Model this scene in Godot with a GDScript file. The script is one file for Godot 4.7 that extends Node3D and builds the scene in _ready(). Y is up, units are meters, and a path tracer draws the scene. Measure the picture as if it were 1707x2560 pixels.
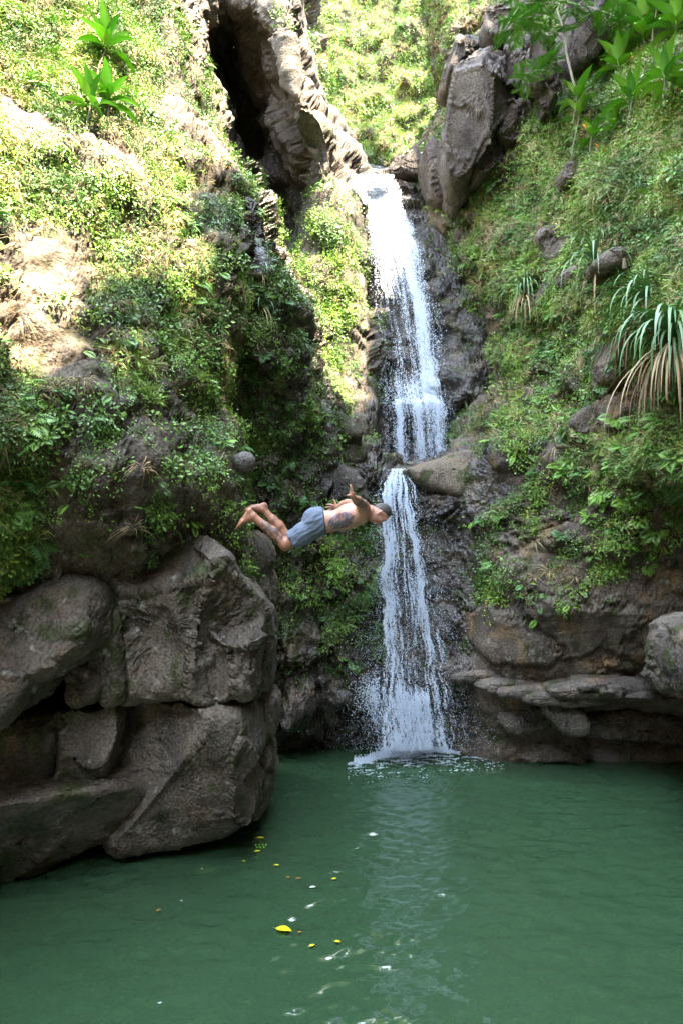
extends Node3D
# A narrow jungle gorge: a two-step waterfall drops into a green pool, mossy lava-rock walls on both sides, a man diving.
# Layout helper: at(px, py, d) is the point that stands d metres in front of the camera plane (z = -d), seen at pixel px, py of the photograph.

const FOCAL := 1707.0
const EYE := Vector3(0.0, 3.2, 0.0)
const PITCH := 0.04102
const TO_SUN := Vector3(0.25, 0.87, 0.42)

var rng := RandomNumberGenerator.new()
var n_low := FastNoiseLite.new()
var n_mid := FastNoiseLite.new()
var n_fine := FastNoiseLite.new()
var n_cell := FastNoiseLite.new()
var n_crack := FastNoiseLite.new()
var n_tint := FastNoiseLite.new()
var n_moss := FastNoiseLite.new()
var n_veg := FastNoiseLite.new()
var M := {}
var sheets := {}
var names := {}

func _ready():
	rng.seed = 4711
	build_view()
	build_noises()
	build_materials()
	build_cliffs()
	build_pool()
	build_boulders()
	build_waterfall()
	build_person()
	build_rim()
	build_plants()
	build_ground_cover()
	build_floating_leaves()

func build_view():
	var cam := Camera3D.new()
	cam.name = "camera"
	cam.position = EYE
	cam.rotation = Vector3(PITCH, 0, 0)
	cam.fov = 73.74
	cam.near = 0.05
	cam.far = 200.0
	cam.current = true
	add_child(cam)
	var env := Environment.new()
	env.background_mode = Environment.BG_SKY
	var sky := Sky.new()
	var sm := ProceduralSkyMaterial.new()
	sm.sky_top_color = Color(0.73, 0.8, 0.89)
	sm.sky_horizon_color = Color(0.95, 0.95, 0.95)
	sm.sky_curve = 0.18
	sm.ground_bottom_color = Color(0.12, 0.13, 0.09)
	sm.ground_horizon_color = Color(0.45, 0.5, 0.45)
	sm.sky_energy_multiplier = 1.3
	sky.sky_material = sm
	env.sky = sky
	env.tonemap_mode = Environment.TONE_MAPPER_LINEAR
	env.tonemap_exposure = 14.0
	env.sdfgi_enabled = true
	env.ssao_enabled = true
	env.ssil_enabled = true
	var we := WorldEnvironment.new()
	we.name = "world_environment"
	we.environment = env
	add_child(we)
	var sun := DirectionalLight3D.new()
	sun.name = "sun"
	sun.light_energy = 1.35
	sun.light_color = Color(1.0, 0.955, 0.86)
	sun.light_angular_distance = 0.53
	sun.shadow_enabled = true
	sun.look_at_from_position(TO_SUN * 40.0, Vector3.ZERO, Vector3.FORWARD)
	add_child(sun)

# ---------------------------------------------------------------- layout and naming
func at(px: float, py: float, d: float) -> Vector3:
	var v := Vector3((px - 853.5) / FOCAL, (1280.0 - py) / FOCAL, -1.0).rotated(Vector3.RIGHT, PITCH)
	return EYE + v * (d / -v.z)

func on_water(px: float, py: float, y := 0.0) -> Vector3:
	var v := Vector3((px - 853.5) / FOCAL, (1280.0 - py) / FOCAL, -1.0).rotated(Vector3.RIGHT, PITCH)
	return EYE + v * ((y - EYE.y) / v.y)

func numbered(called: String) -> String:
	var k: int = names.get(called, -1) + 1
	names[called] = k
	return called if k == 0 else "%s_%03d" % [called, k]

func tag(o: Node, label: String, category: String, group := "", kind := ""):
	if label: o.set_meta("label", label)
	if category: o.set_meta("category", category)
	if group: o.set_meta("group", group)
	if kind: o.set_meta("kind", kind)

func thing(called: String, where: Vector3, label: String, category: String, group := "") -> Node3D:
	var o := Node3D.new()
	o.name = numbered(called)
	o.position = where
	add_child(o)
	tag(o, label, category, group)
	return o

func put(called: String, mesh: Mesh, mat: Material, parent: Node = null) -> MeshInstance3D:
	var o := MeshInstance3D.new()
	o.mesh = mesh
	o.material_override = mat
	if parent == null:
		o.name = numbered(called)
		add_child(o)
	else:
		o.name = called
		parent.add_child(o, true)
	return o

func many(called: String, mesh: Mesh, mat: Material, where: Array, tints: PackedColorArray, parent: Node = null) -> MultiMeshInstance3D:
	var mm := MultiMesh.new()
	mm.transform_format = MultiMesh.TRANSFORM_3D
	mm.use_colors = tints.size() > 0
	mm.mesh = mesh
	mm.instance_count = where.size()
	for i in where.size():
		mm.set_instance_transform(i, where[i])
		if tints.size(): mm.set_instance_color(i, tints[i])
	var o := MultiMeshInstance3D.new()
	o.multimesh = mm
	o.material_override = mat
	o.set_meta("kind", "stuff")
	if parent == null:
		o.name = numbered(called)
		add_child(o)
	else:
		o.name = called
		parent.add_child(o, true)
	return o

func mesh_of(v: PackedVector3Array, n: PackedVector3Array, idx: PackedInt32Array, col := PackedColorArray(), uv := PackedVector2Array()) -> ArrayMesh:
	var a := []
	a.resize(Mesh.ARRAY_MAX)
	a[Mesh.ARRAY_VERTEX] = v
	a[Mesh.ARRAY_NORMAL] = n
	if col.size(): a[Mesh.ARRAY_COLOR] = col
	if uv.size(): a[Mesh.ARRAY_TEX_UV] = uv
	a[Mesh.ARRAY_INDEX] = idx
	var m := ArrayMesh.new()
	m.add_surface_from_arrays(Mesh.PRIMITIVE_TRIANGLES, a)
	return m

# ---------------------------------------------------------------- noises and materials
func noise(o: FastNoiseLite, sd: int, freq: float, octaves: int, kind := FastNoiseLite.TYPE_SIMPLEX_SMOOTH):
	o.seed = sd
	o.noise_type = kind
	o.frequency = freq
	if octaves > 1:
		o.fractal_type = FastNoiseLite.FRACTAL_FBM
		o.fractal_octaves = octaves
	else:
		o.fractal_type = FastNoiseLite.FRACTAL_NONE

func build_noises():
	noise(n_low, 11, 0.42, 3)
	noise(n_mid, 12, 1.7, 4)
	noise(n_fine, 13, 7.0, 4)
	noise(n_tint, 14, 0.9, 4)
	noise(n_moss, 15, 2.6, 4)
	noise(n_veg, 16, 1.1, 3)
	noise(n_cell, 17, 1.0, 1, FastNoiseLite.TYPE_CELLULAR)
	n_cell.cellular_return_type = FastNoiseLite.RETURN_CELL_VALUE
	n_cell.cellular_jitter = 1.0
	n_cell.domain_warp_enabled = true
	n_cell.domain_warp_amplitude = 0.5
	n_cell.domain_warp_frequency = 0.8
	noise(n_crack, 17, 1.0, 1, FastNoiseLite.TYPE_CELLULAR)
	n_crack.cellular_return_type = FastNoiseLite.RETURN_DISTANCE2_SUB
	n_crack.cellular_jitter = 1.0
	n_crack.domain_warp_enabled = true
	n_crack.domain_warp_amplitude = 0.5
	n_crack.domain_warp_frequency = 0.8

func noise_texture(sd: int, freq: float, octaves: int, size: int, ramp: Array, as_normal := false, kind := FastNoiseLite.TYPE_SIMPLEX_SMOOTH) -> NoiseTexture2D:
	var f := FastNoiseLite.new()
	noise(f, sd, freq, octaves, kind)
	var t := NoiseTexture2D.new()
	t.width = size
	t.height = size
	t.seamless = true
	t.noise = f
	if as_normal:
		t.as_normal_map = true
		t.bump_strength = 6.0
	elif ramp.size():
		var g := Gradient.new()
		var offs := PackedFloat32Array()
		var cols := PackedColorArray()
		for r in ramp:
			offs.append(r[0])
			cols.append(r[1])
		g.offsets = offs
		g.colors = cols
		t.color_ramp = g
	return t

func rock_material(rough: float, relief: float, rough_tex: Texture2D = null) -> StandardMaterial3D:
	var m := StandardMaterial3D.new()
	m.vertex_color_use_as_albedo = true
	m.albedo_texture = M.rock_tex
	m.uv1_triplanar = true
	m.uv1_world_triplanar = true
	m.uv1_scale = Vector3.ONE * 0.8
	m.uv1_triplanar_sharpness = 3.0
	m.heightmap_enabled = true
	m.heightmap_texture = M.rock_bump
	m.heightmap_scale = relief
	m.roughness = rough
	if rough_tex:
		m.roughness_texture = rough_tex
	m.metallic_specular = 0.4
	return m

func leaf_material(rough: float, glow: Color, spec := 0.5) -> StandardMaterial3D:
	var m := StandardMaterial3D.new()
	m.vertex_color_use_as_albedo = true
	m.roughness = rough
	m.metallic_specular = spec
	m.cull_mode = BaseMaterial3D.CULL_DISABLED
	m.backlight_enabled = true
	m.backlight = glow
	return m

func build_materials():
	M.rock_tex = noise_texture(31, 0.03, 7, 1024, [[0.0, Color(0.45, 0.42, 0.4)], [0.34, Color(0.74, 0.71, 0.68)], [0.5, Color(0.87, 0.84, 0.8)], [0.68, Color(0.97, 0.94, 0.9)], [1.0, Color(1, 1, 1)]])
	M.rock_bump = noise_texture(32, 0.028, 7, 1024, [])
	M.wet_rough = noise_texture(33, 0.012, 5, 512, [[0.0, Color(0.25, 0.25, 0.25)], [0.45, Color(0.5, 0.5, 0.5)], [0.7, Color(1, 1, 1)], [1.0, Color(1, 1, 1)]])
	M.rock = rock_material(0.86, 1.2)
	M.wet = rock_material(0.4, 1.6, M.wet_rough)
	M.leaf = leaf_material(0.5, Color(0.22, 0.3, 0.08))
	M.gloss_leaf = leaf_material(0.3, Color(0.3, 0.45, 0.1))
	M.dry = leaf_material(0.8, Color(0.3, 0.25, 0.12), 0.2)
	M.bark = StandardMaterial3D.new()
	M.bark.albedo_color = Color(0.62, 0.56, 0.48)
	M.bark.roughness = 0.9
	M.bark.albedo_texture = M.rock_tex
	M.bark.uv1_triplanar = true
	M.bark.uv1_scale = Vector3.ONE * 3.0
	var w := StandardMaterial3D.new()
	w.albedo_color = Color(0.93, 0.95, 0.98, 0.68)
	w.transparency = BaseMaterial3D.TRANSPARENCY_ALPHA
	w.roughness = 0.35
	w.backlight_enabled = true
	w.backlight = Color(0.55, 0.57, 0.6)
	M.white_water = w

# ---------------------------------------------------------------- rock sheets
func spread(dists: PackedFloat32Array, n: int) -> Array:
	# for n samples along a line of control points: [segment, fraction]
	var total := 0.0
	for d in dists: total += d
	var out := []
	var seg := 0
	var run := 0.0
	for i in n:
		var want := total * i / float(n - 1)
		while seg < dists.size() - 1 and run + dists[seg] < want:
			run += dists[seg]
			seg += 1
		out.append([seg, clampf((want - run) / dists[seg], 0.0, 1.0)])
	return out

func grid_normals(p: PackedVector3Array, nu: int, nv: int) -> PackedVector3Array:
	var out := PackedVector3Array()
	out.resize(nu * nv)
	for j in nv:
		var j0 := maxi(j - 1, 0) * nu
		var j1 := mini(j + 1, nv - 1) * nu
		for i in nu:
			var du := p[j * nu + mini(i + 1, nu - 1)] - p[j * nu + maxi(i - 1, 0)]
			var dv := p[j1 + i] - p[j0 + i]
			out[j * nu + i] = dv.cross(du).normalized()
	return out

func grid_index(nu: int, nv: int) -> PackedInt32Array:
	var idx := PackedInt32Array()
	idx.resize((nu - 1) * (nv - 1) * 6)
	var k := 0
	for j in nv - 1:
		for i in nu - 1:
			var a := j * nu + i
			idx[k] = a; idx[k + 1] = a + 1; idx[k + 2] = a + nu
			idx[k + 3] = a + 1; idx[k + 4] = a + nu + 1; idx[k + 5] = a + nu
			k += 6
	return idx

func relief(p: Vector3, o: Dictionary) -> float:
	var d: float = o.low * n_low.get_noise_3dv(p)
	d += o.mid * n_mid.get_noise_3dv(p)
	var q: Vector3 = p * o.stretch
	var c := n_crack.get_noise_3dv(q)       # -1 at the joints between blocks
	d += o.block * n_cell.get_noise_3dv(q) * smoothstep(0.0, 0.3, c + 1.0)
	d -= o.crack * maxf(0.0, 1.0 - (c + 1.0) * 7.0)
	d += o.fine * n_fine.get_noise_3dv(p)
	return d

func rock_color(p: Vector3, nrm: Vector3, veg: float, o: Dictionary) -> Color:
	var t := n_tint.get_noise_3dv(p) * 0.5 + 0.5
	var c: Color = (o.dark as Color).lerp(o.light, clampf(t * 1.7 - 0.35, 0.0, 1.0))
	var u := n_tint.get_noise_3dv(p * 2.3 + Vector3(31, 7, 3))
	c = c.lerp(o.warm, clampf(u * 2.4 - 0.25, 0.0, 1.0) * o.warmth)
	var m := n_moss.get_noise_3dv(p)
	c = c.lerp(Color(0.052, 0.066, 0.016), clampf((m + o.moss) * 4.0, 0.0, 0.8))
	if veg > 0.02:
		var s := n_moss.get_noise_3dv(p * 1.7 + Vector3(9, 9, 1))
		c = c.lerp(Color(0.066, 0.057, 0.028), clampf(veg * 1.3 - 0.25 + s * 0.8, 0.0, 0.85))
	var l := n_fine.get_noise_3dv(p * 0.8 + Vector3(5, 50, 5))
	var st := n_tint.get_noise_3dv(p * Vector3(3.1, 0.7, 3.1) + Vector3(2, 80, 2))   # water stains run down the face
	c = c.lerp(Color(c.r * 0.5, c.g * 0.5, c.b * 0.52), clampf(st * 2.2 - 0.2, 0.0, 0.75))
	if l > 0.36: c = c.lerp(Color(0.34, 0.33, 0.29), clampf((l - 0.36) * 5.0, 0.0, 1.0) * o.lichen)
	return c

func rock_look(extra := {}) -> Dictionary:
	var o := {"low": 0.35, "mid": 0.12, "fine": 0.022, "block": 0.13, "crack": 0.08, "stretch": Vector3(1.3, 1.0, 1.3),
		"dark": Color(0.07, 0.056, 0.045), "light": Color(0.192, 0.158, 0.125), "warm": Color(0.21, 0.14, 0.08), "warmth": 0.4, "moss": -0.22, "lichen": 0.6, "bare": []}
	o.merge(extra, true)
	return o

func sheet(called: String, net: Array, nu: int, nv: int, mat: Material, extra := {}, world := false):
	var o := rock_look(extra)
	var rows := net.size()
	var cols: int = net[0].size()
	var pts := []
	var att := []
	for r in net:
		var pr := PackedVector3Array()
		var ar := PackedFloat32Array()
		for c in r:
			pr.append(Vector3(c[0], c[1], c[2]) if world else at(c[0], c[1], c[2]))
			ar.append(c[3] if c.size() > 3 else 0.0)
		pts.append(pr)
		att.append(ar)
	var du := PackedFloat32Array()
	for c in cols - 1:
		var s := 0.0
		for r in rows: s += pts[r][c].distance_to(pts[r][c + 1])
		du.append(maxf(s / rows, 0.05))
	var dv := PackedFloat32Array()
	for r in rows - 1:
		var s := 0.0
		for c in cols: s += pts[r][c].distance_to(pts[r + 1][c])
		dv.append(maxf(s / cols, 0.05))
	var su := spread(du, nu)
	var sv := spread(dv, nv)
	var rp := []
	var ra := []
	for r in rows:
		var pr: PackedVector3Array = pts[r]
		var ar: PackedFloat32Array = att[r]
		var a := PackedVector3Array()
		a.resize(nu)
		var b := PackedFloat32Array()
		b.resize(nu)
		for i in nu:
			var s: int = su[i][0]
			var f: float = su[i][1]
			var s0 := maxi(s - 1, 0)
			var s3 := mini(s + 2, cols - 1)
			a[i] = pr[s].cubic_interpolate(pr[s + 1], pr[s0], pr[s3], f)
			b[i] = lerpf(ar[s], ar[s + 1], f)
		rp.append(a)
		ra.append(b)
	var base := PackedVector3Array()
	base.resize(nu * nv)
	var veg := PackedFloat32Array()
	veg.resize(nu * nv)
	for j in nv:
		var s: int = sv[j][0]
		var f: float = sv[j][1]
		var p0: PackedVector3Array = rp[maxi(s - 1, 0)]
		var p1: PackedVector3Array = rp[s]
		var p2: PackedVector3Array = rp[s + 1]
		var p3: PackedVector3Array = rp[mini(s + 2, rows - 1)]
		var a1: PackedFloat32Array = ra[s]
		var a2: PackedFloat32Array = ra[s + 1]
		for i in nu:
			base[j * nu + i] = p1[i].cubic_interpolate(p2[i], p0[i], p3[i], f)
			veg[j * nu + i] = lerpf(a1[i], a2[i], f)
	var nb := grid_normals(base, nu, nv)
	var pos := PackedVector3Array()
	pos.resize(nu * nv)
	for k in nu * nv:
		var calm := lerpf(o.get("calm", 1.0), 1.0, smoothstep(1.6, 3.2, base[k].y))
		pos[k] = base[k] + nb[k] * relief(base[k], o) * calm
	var nor := grid_normals(pos, nu, nv)
	var col := PackedColorArray()
	col.resize(nu * nv)
	for k in nu * nv:
		var v := veg[k]
		for b in o.bare:
			var d: float = (pos[k] - b[0]).length() / b[1]
			if d < 1.25: v *= clampf((d - 0.8) * 2.2, 0.0, 1.0)
		veg[k] = v
		col[k] = rock_color(pos[k], nor[k], v, o)
	var mi := put(called, mesh_of(pos, nor, grid_index(nu, nv), col), mat)
	mi.set_meta("kind", "structure")
	if extra.has("label"): mi.set_meta("label", extra.label)
	sheets[called] = {"pos": pos, "nor": nor, "veg": veg, "nu": nu, "nv": nv}
	return mi

func spots(list: Array) -> Array:
	var out := []
	for s in list: out.append([at(s[0], s[1], s[2]), s[3]])
	return out

func build_cliffs():
	# the big rounded buttress on the left, from above the frame down behind the boulders
	sheet("left_cliff", [
		[[-500, -320, 6.42, 0.79], [-60, -320, 8.42, 0.79], [140, -320, 9.22, 0.79], [286, -320, 10.02, 0.79], [374, -320, 10.82, 0.26], [424, -310, 12.36, 0.04]],
		[[-480, -100, 5.84, 0.79], [-40, -100, 7.74, 0.84], [160, -100, 8.54, 0.84], [306, -100, 9.34, 0.79], [399, -100, 10.04, 0.26], [444, -90, 11.93, 0.04]],
		[[-450, 60, 5.4, 0.79], [0, 60, 7.2, 0.84], [180, 60, 8, 0.84], [326, 60, 8.8, 0.84], [429, 60, 9.5, 0.22], [474, 70, 11.69, 0.05]],
		[[-450, 200, 5.08, 0.79], [0, 200, 6.78, 0.79], [185, 200, 7.48, 0.84], [336, 200, 8.28, 0.79], [469, 200, 9.18, 0.20], [514, 205, 11.38, 0.05]],
		[[-450, 330, 4.87, 0.79], [0, 330, 6.42, 0.79], [190, 330, 7.07, 0.75], [361, 330, 7.87, 0.70], [514, 330, 8.77, 0.15], [559, 335, 11.07, 0.05]],
		[[-450, 550, 4.68, 0.90], [0, 550, 6.08, 0.90], [200, 550, 6.63, 0.61], [400, 550, 7.33, 0.65], [595, 550, 8.28, 0.60], [630, 560, 10.48, 0.10]],
		[[-450, 800, 4.47, 0.90], [0, 800, 5.67, 0.70], [200, 800, 6.17, 0.54], [400, 800, 6.77, 0.65], [590, 800, 7.87, 0.60], [628, 810, 9.86, 0.10]],
		[[-450, 1000, 4.3, 0.90], [0, 1000, 5.4, 0.85], [200, 1000, 5.8, 0.18], [400, 1000, 6.5, 0.20], [555, 1000, 7.6, 0.60], [605, 1010, 9.69, 0.20]],
		[[-450, 1120, 4.25, 0.90], [0, 1120, 5.4, 0.85], [180, 1120, 5.65, 0.08], [400, 1120, 6.25, 0.08], [575, 1120, 7.3, 0.60], [612, 1120, 9.6, 0.20]],
		[[-450, 1250, 4.35, 0.90], [0, 1250, 5.55, 0.85], [180, 1250, 5.8, 0.04], [400, 1250, 6.3, 0.05], [580, 1250, 7.3, 0.40], [615, 1250, 9.5, 0.20]],
		[[-450, 1400, 4.5, 0.90], [0, 1400, 5.8, 0.80], [180, 1400, 6.1, 0.03], [400, 1400, 6.55, 0.03], [590, 1400, 7.4, 0.15], [625, 1400, 9.4, 0.10]],
		[[-450, 1600, 5.4, 0.40], [0, 1600, 6.9, 0.20], [200, 1600, 7.2, 0.00], [400, 1600, 7.5, 0.00], [600, 1600, 7.9, 0.00], [645, 1600, 9.2, 0.00]],
		[[-450, 1780, 6.2, 0.00], [0, 1780, 7.9, 0.00], [200, 1780, 8.3, 0.00], [400, 1780, 8.4, 0.00], [600, 1780, 8.6, 0.00], [655, 1780, 9.4, 0.00]],
		[[-450, 1900, 7.4, 0.00], [0, 1900, 9.2, 0.00], [200, 1900, 9.4, 0.00], [400, 1900, 9.2, 0.00], [600, 1900, 8.9, 0.00], [660, 1900, 9.6, 0.00]],
		[[-450, 2450, 7.6, 0.00], [0, 2450, 9.4, 0.00], [200, 2450, 9.6, 0.00], [400, 2450, 9.4, 0.00], [600, 2450, 9.1, 0.00], [670, 2450, 9.8, 0.00]],
	], 330, 600, M.rock, {"low": 0.24, "block": 0.1, "label": "left gorge wall, a rounded lava-rock buttress overgrown with ferns and grass",
		"bare": spots([[270, 420, 7.29, .5], [110, 640, 6.11, .52], [60, 810, 5.76, .42], [60, 285, 6.61, .3], [480, 300, 8.50, .5], [440, 235, 8.55, .3], [610, 640, 8.31, .3], [560, 440, 8.58, .25]])})
	# the darker rib behind it, running down behind the lower fall
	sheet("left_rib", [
		[[520, 400, 10.4, 0], [575, 405, 9.4, 0.29], [608, 415, 9.3, 0.34], [622, 425, 10.6, 0.11], [640, 440, 12.4, 0.06]],
		[[530, 520, 9.6, 0.11], [600, 520, 8.9, 0.40], [642, 520, 9.0, 0.34], [655, 530, 10.4, 0.06], [680, 540, 12.4, 0.06]],
		[[540, 650, 9.4, 0.11], [620, 650, 8.7, 0.40], [682, 650, 8.9, 0.23], [700, 660, 10.3, 0.06], [720, 670, 12.3, 0.06]],
		[[540, 800, 9.3, 0.11], [650, 800, 8.7, 0.49], [735, 800, 9.1, 0.40], [760, 810, 10.3, 0.11], [790, 820, 12.2, 0.06]],
		[[540, 960, 9.3, 0.11], [655, 960, 8.9, 0.49], [755, 960, 9.3, 0.40], [782, 965, 10.2, 0.18], [830, 980, 12.2, 0.06]],
		[[540, 1070, 9.3, 0.11], [670, 1070, 9.1, 0.46], [790, 1070, 9.6, 0.29], [850, 1080, 10.3, 0.11], [900, 1090, 12.2, 0]],
		[[540, 1170, 9.4, 0.11], [680, 1170, 9.4, 0.46], [790, 1170, 9.8, 0.18], [890, 1185, 10.5, 0], [1000, 1176, 10.9, 0]],
		[[540, 1280, 9.4, 0.11], [690, 1280, 9.5, 0.40], [800, 1280, 9.9, 0.29], [900, 1280, 10.6, 0.06], [1010, 1280, 10.9, 0]],
		[[540, 1420, 9.5, 0.06], [690, 1420, 9.6, 0.29], [800, 1420, 9.9, 0.29], [900, 1420, 10.2, 0.29], [1010, 1420, 10.8, 0]],
		[[540, 1600, 9.5, 0], [690, 1600, 9.7, 0.09], [800, 1600, 10.0, 0.14], [900, 1600, 10.2, 0.11], [1010, 1600, 10.7, 0]],
		[[540, 1700, 9.6, 0], [690, 1700, 9.7, 0], [800, 1700, 9.9, 0], [900, 1700, 10.1, 0], [1010, 1700, 10.6, 0]],
		[[540, 1800, 9.8, 0], [690, 1800, 9.9, 0], [800, 1800, 10.1, 0], [900, 1800, 10.2, 0], [1010, 1800, 10.6, 0]],
		[[540, 1880, 10.2, 0], [690, 1880, 10.6, 0], [800, 1880, 10.8, 0], [900, 1880, 10.8, 0], [1010, 1880, 10.9, 0]],
		[[540, 2100, 10.2, 0], [690, 2100, 10.6, 0], [800, 2100, 10.8, 0], [900, 2100, 10.8, 0], [1010, 2100, 10.9, 0]],
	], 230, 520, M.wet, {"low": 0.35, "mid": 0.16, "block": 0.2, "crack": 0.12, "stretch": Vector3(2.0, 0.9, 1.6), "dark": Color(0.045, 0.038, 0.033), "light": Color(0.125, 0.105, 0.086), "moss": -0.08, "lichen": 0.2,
		"label": "dark wet rib of rock with hanging ferns behind the diver"})
	# the fluted wall that climbs beside the upper fall
	sheet("fluted_wall", [
		[[360, -520, 12.6, 0.2], [421, -520, 12.2, 0], [496, -520, 11.6, 0], [570, -520, 11.2, 0], [636, -520, 11.4, 0], [690, -520, 12, 0], [715, -520, 14, 0], [720, -520, 16, 0]],
		[[360, -320, 11.8, 0.2], [421, -320, 11.4, 0], [501, -320, 11.4, 0], [570, -320, 11.5, 0], [641, -320, 11.5, 0], [695, -320, 11.6, 0], [718, -320, 14, 0], [725, -320, 16, 0]],
		[[380, -120, 11, 0.2], [426, -120, 10.9, 0], [506, -120, 11.3, 0], [570, -120, 11.9, 0], [646, -120, 11.6, 0], [702, -120, 11.4, 0], [728, -120, 13.8, 0], [735, -120, 16, 0]],
		[[400, 0, 10.6, 0.12], [444, 0, 10.5, 0], [501, 0, 11, 0], [560, 0, 12.2, 0], [641, 0, 11.5, 0], [706, 0, 11.3, 0.1], [734, 0, 13.6, 0], [745, 0, 16, 0]],
		[[420, 100, 10.4, 0.08], [458, 100, 10.4, 0], [501, 100, 11.4, 0], [555, 100, 13.9, 0], [646, 100, 12.3, 0], [716, 100, 11.3, 0], [742, 100, 13.6, 0], [760, 100, 16, 0]],
		[[430, 180, 10.4, 0.08], [466, 180, 10.5, 0], [511, 180, 12, 0], [570, 180, 14.4, 0], [661, 180, 12.6, 0], [728, 180, 11.3, 0], [756, 180, 13.6, 0], [775, 180, 16, 0]],
		[[450, 270, 10.5, 0.04], [524.6, 270, 11, 0], [559.6, 270, 12.8, 0], [612, 270, 14.8, 0], [693.6, 270, 12.8, 0], [754, 270, 11.3, 0], [788, 265, 13.4, 0], [800, 260, 16, 0]],
		[[480, 360, 10.8, 0], [564.8, 360, 11.4, 0], [599.8, 360, 14, 0], [646, 360, 15.0, 0], [717.8, 360, 13.1, 0], [785, 348, 11.7, 0], [860, 350, 13.4, 0], [878, 360, 16, 0]],
		[[500, 440, 11, 0], [600, 440, 12, 0], [635, 440, 14.2, 0], [680, 440, 14, 0], [733, 440, 13.3, 0], [800, 440, 12, 0.1], [885, 430, 12.9, 0], [912, 430, 16, 0]],
		[[520, 550, 11.2, 0], [630, 550, 12.2, 0], [660, 550, 13.4, 0], [700, 550, 14.8, 0.1], [742, 550, 13, 0.1], [805, 550, 12, 0.8], [895, 550, 12.9, 0.2], [935, 550, 16, 0]],
		[[560, 660, 11.2, 0], [655, 660, 12, 0], [690, 660, 12.6, 0.1], [725, 660, 12.6, 0.3], [770, 660, 12.1, 0.6], [830, 660, 12, 0.8], [905, 660, 12.8, 0.35], [945, 660, 16, 0]],
		[[580, 780, 11.1, 0], [680, 780, 11.8, 0.1], [725, 780, 11.8, 0.3], [765, 780, 11.8, 0.6], [810, 780, 11.9, 0.6], [855, 780, 12, 0.7], [920, 780, 12.6, 0.2], [955, 780, 16, 0]],
		[[600, 900, 11, 0], [700, 900, 11.5, 0.2], [750, 900, 11.5, 0.3], [790, 900, 11.6, 0.5], [830, 900, 11.7, 0.6], [870, 900, 11.9, 0.5], [932, 900, 12.5, 0.1], [970, 900, 16, 0]],
		[[620, 1060, 11, 0], [740, 1060, 11.2, 0], [790, 1060, 11.3, 0], [825, 1060, 11.4, 0.1], [860, 1060, 11.5, 0.1], [895, 1060, 11.7, 0.1], [950, 1060, 12.3, 0], [990, 1060, 16, 0]],
		[[620, 1240, 11, 0], [740, 1240, 11.1, 0], [790, 1240, 11.2, 0], [830, 1240, 11.3, 0], [870, 1240, 11.4, 0], [905, 1240, 11.6, 0], [960, 1240, 12.2, 0], [1000, 1240, 16, 0]],
	], 300, 460, M.rock, {"low": 0.22, "mid": 0.08, "fine": 0.016, "block": 0.24, "crack": 0.1, "stretch": Vector3(1.0, 0.6, 1.0), "dark": Color(0.075, 0.065, 0.058), "light": Color(0.2, 0.175, 0.155), "moss": -0.3,
		"label": "tall fluted rock wall left of the upper fall"})
	# rock behind the upper fall
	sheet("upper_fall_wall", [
		[[800, 425, 19, 0], [870, 425, 19, 0], [930, 425, 19, 0], [1000, 425, 19, 0], [1080, 425, 19, 0], [1200, 400, 19, 0], [1320, 380, 19, 0]],
		[[820, 438, 14.6, 0], [870, 440, 14.0, 0], [930, 440, 13.9, 0], [990, 442, 13.9, 0], [1055, 452, 13.8, 0], [1180, 440, 14.2, 0], [1320, 430, 14, 0]],
		[[820, 480, 14.5, 0], [880, 480, 13.9, 0], [935, 480, 13.7, 0], [1000, 480, 13.6, 0], [1065, 490, 13.4, 0], [1180, 480, 13.6, .1], [1320, 480, 13.6, 0]],
		[[830, 560, 14.2, 0], [890, 560, 13.7, 0], [945, 560, 13.4, 0], [1010, 560, 13.3, 0], [1080, 560, 13.2, .1], [1180, 560, 13.2, .3], [1320, 560, 13.2, 0]],
		[[850, 700, 13.8, 0], [910, 700, 13.4, 0], [965, 700, 13.1, 0], [1030, 700, 13.0, 0], [1100, 700, 12.8, .15], [1190, 700, 12.6, .4], [1320, 700, 13, 0]],
		[[870, 850, 13.4, 0], [925, 850, 13.1, 0], [985, 850, 12.9, 0], [1050, 850, 12.8, 0], [1120, 850, 12.6, .1], [1210, 850, 12.3, .3], [1320, 850, 12.8, 0]],
		[[880, 950, 13.2, 0], [935, 950, 13.0, 0], [990, 950, 12.6, 0], [1060, 950, 12.5, 0], [1130, 950, 12.1, 0], [1220, 940, 11.9, 0], [1320, 950, 12.6, 0]],
		[[880, 1020, 13.2, 0], [940, 1020, 13.0, 0], [995, 1020, 12.5, 0], [1060, 1020, 12.5, 0], [1130, 1010, 12.0, 0], [1220, 1000, 11.9, 0], [1320, 1020, 12.6, 0]],
		[[880, 1070, 13.2, 0], [940, 1080, 13.0, 0], [995, 1080, 12.8, 0], [1060, 1080, 12.9, 0], [1130, 1070, 12.9, 0], [1220, 1060, 12.6, 0], [1320, 1060, 12.6, 0]],
		[[880, 1240, 13.2, 0], [940, 1240, 13.0, 0], [1000, 1240, 12.9, 0], [1060, 1240, 12.9, 0], [1130, 1240, 12.9, 0], [1220, 1240, 12.8, 0], [1320, 1240, 12.6, 0]],
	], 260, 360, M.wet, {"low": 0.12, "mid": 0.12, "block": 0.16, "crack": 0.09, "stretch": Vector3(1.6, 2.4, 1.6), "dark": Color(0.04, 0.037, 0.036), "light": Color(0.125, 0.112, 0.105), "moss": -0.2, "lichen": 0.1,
		"label": "wet dark rock face behind the upper fall"})
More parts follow.
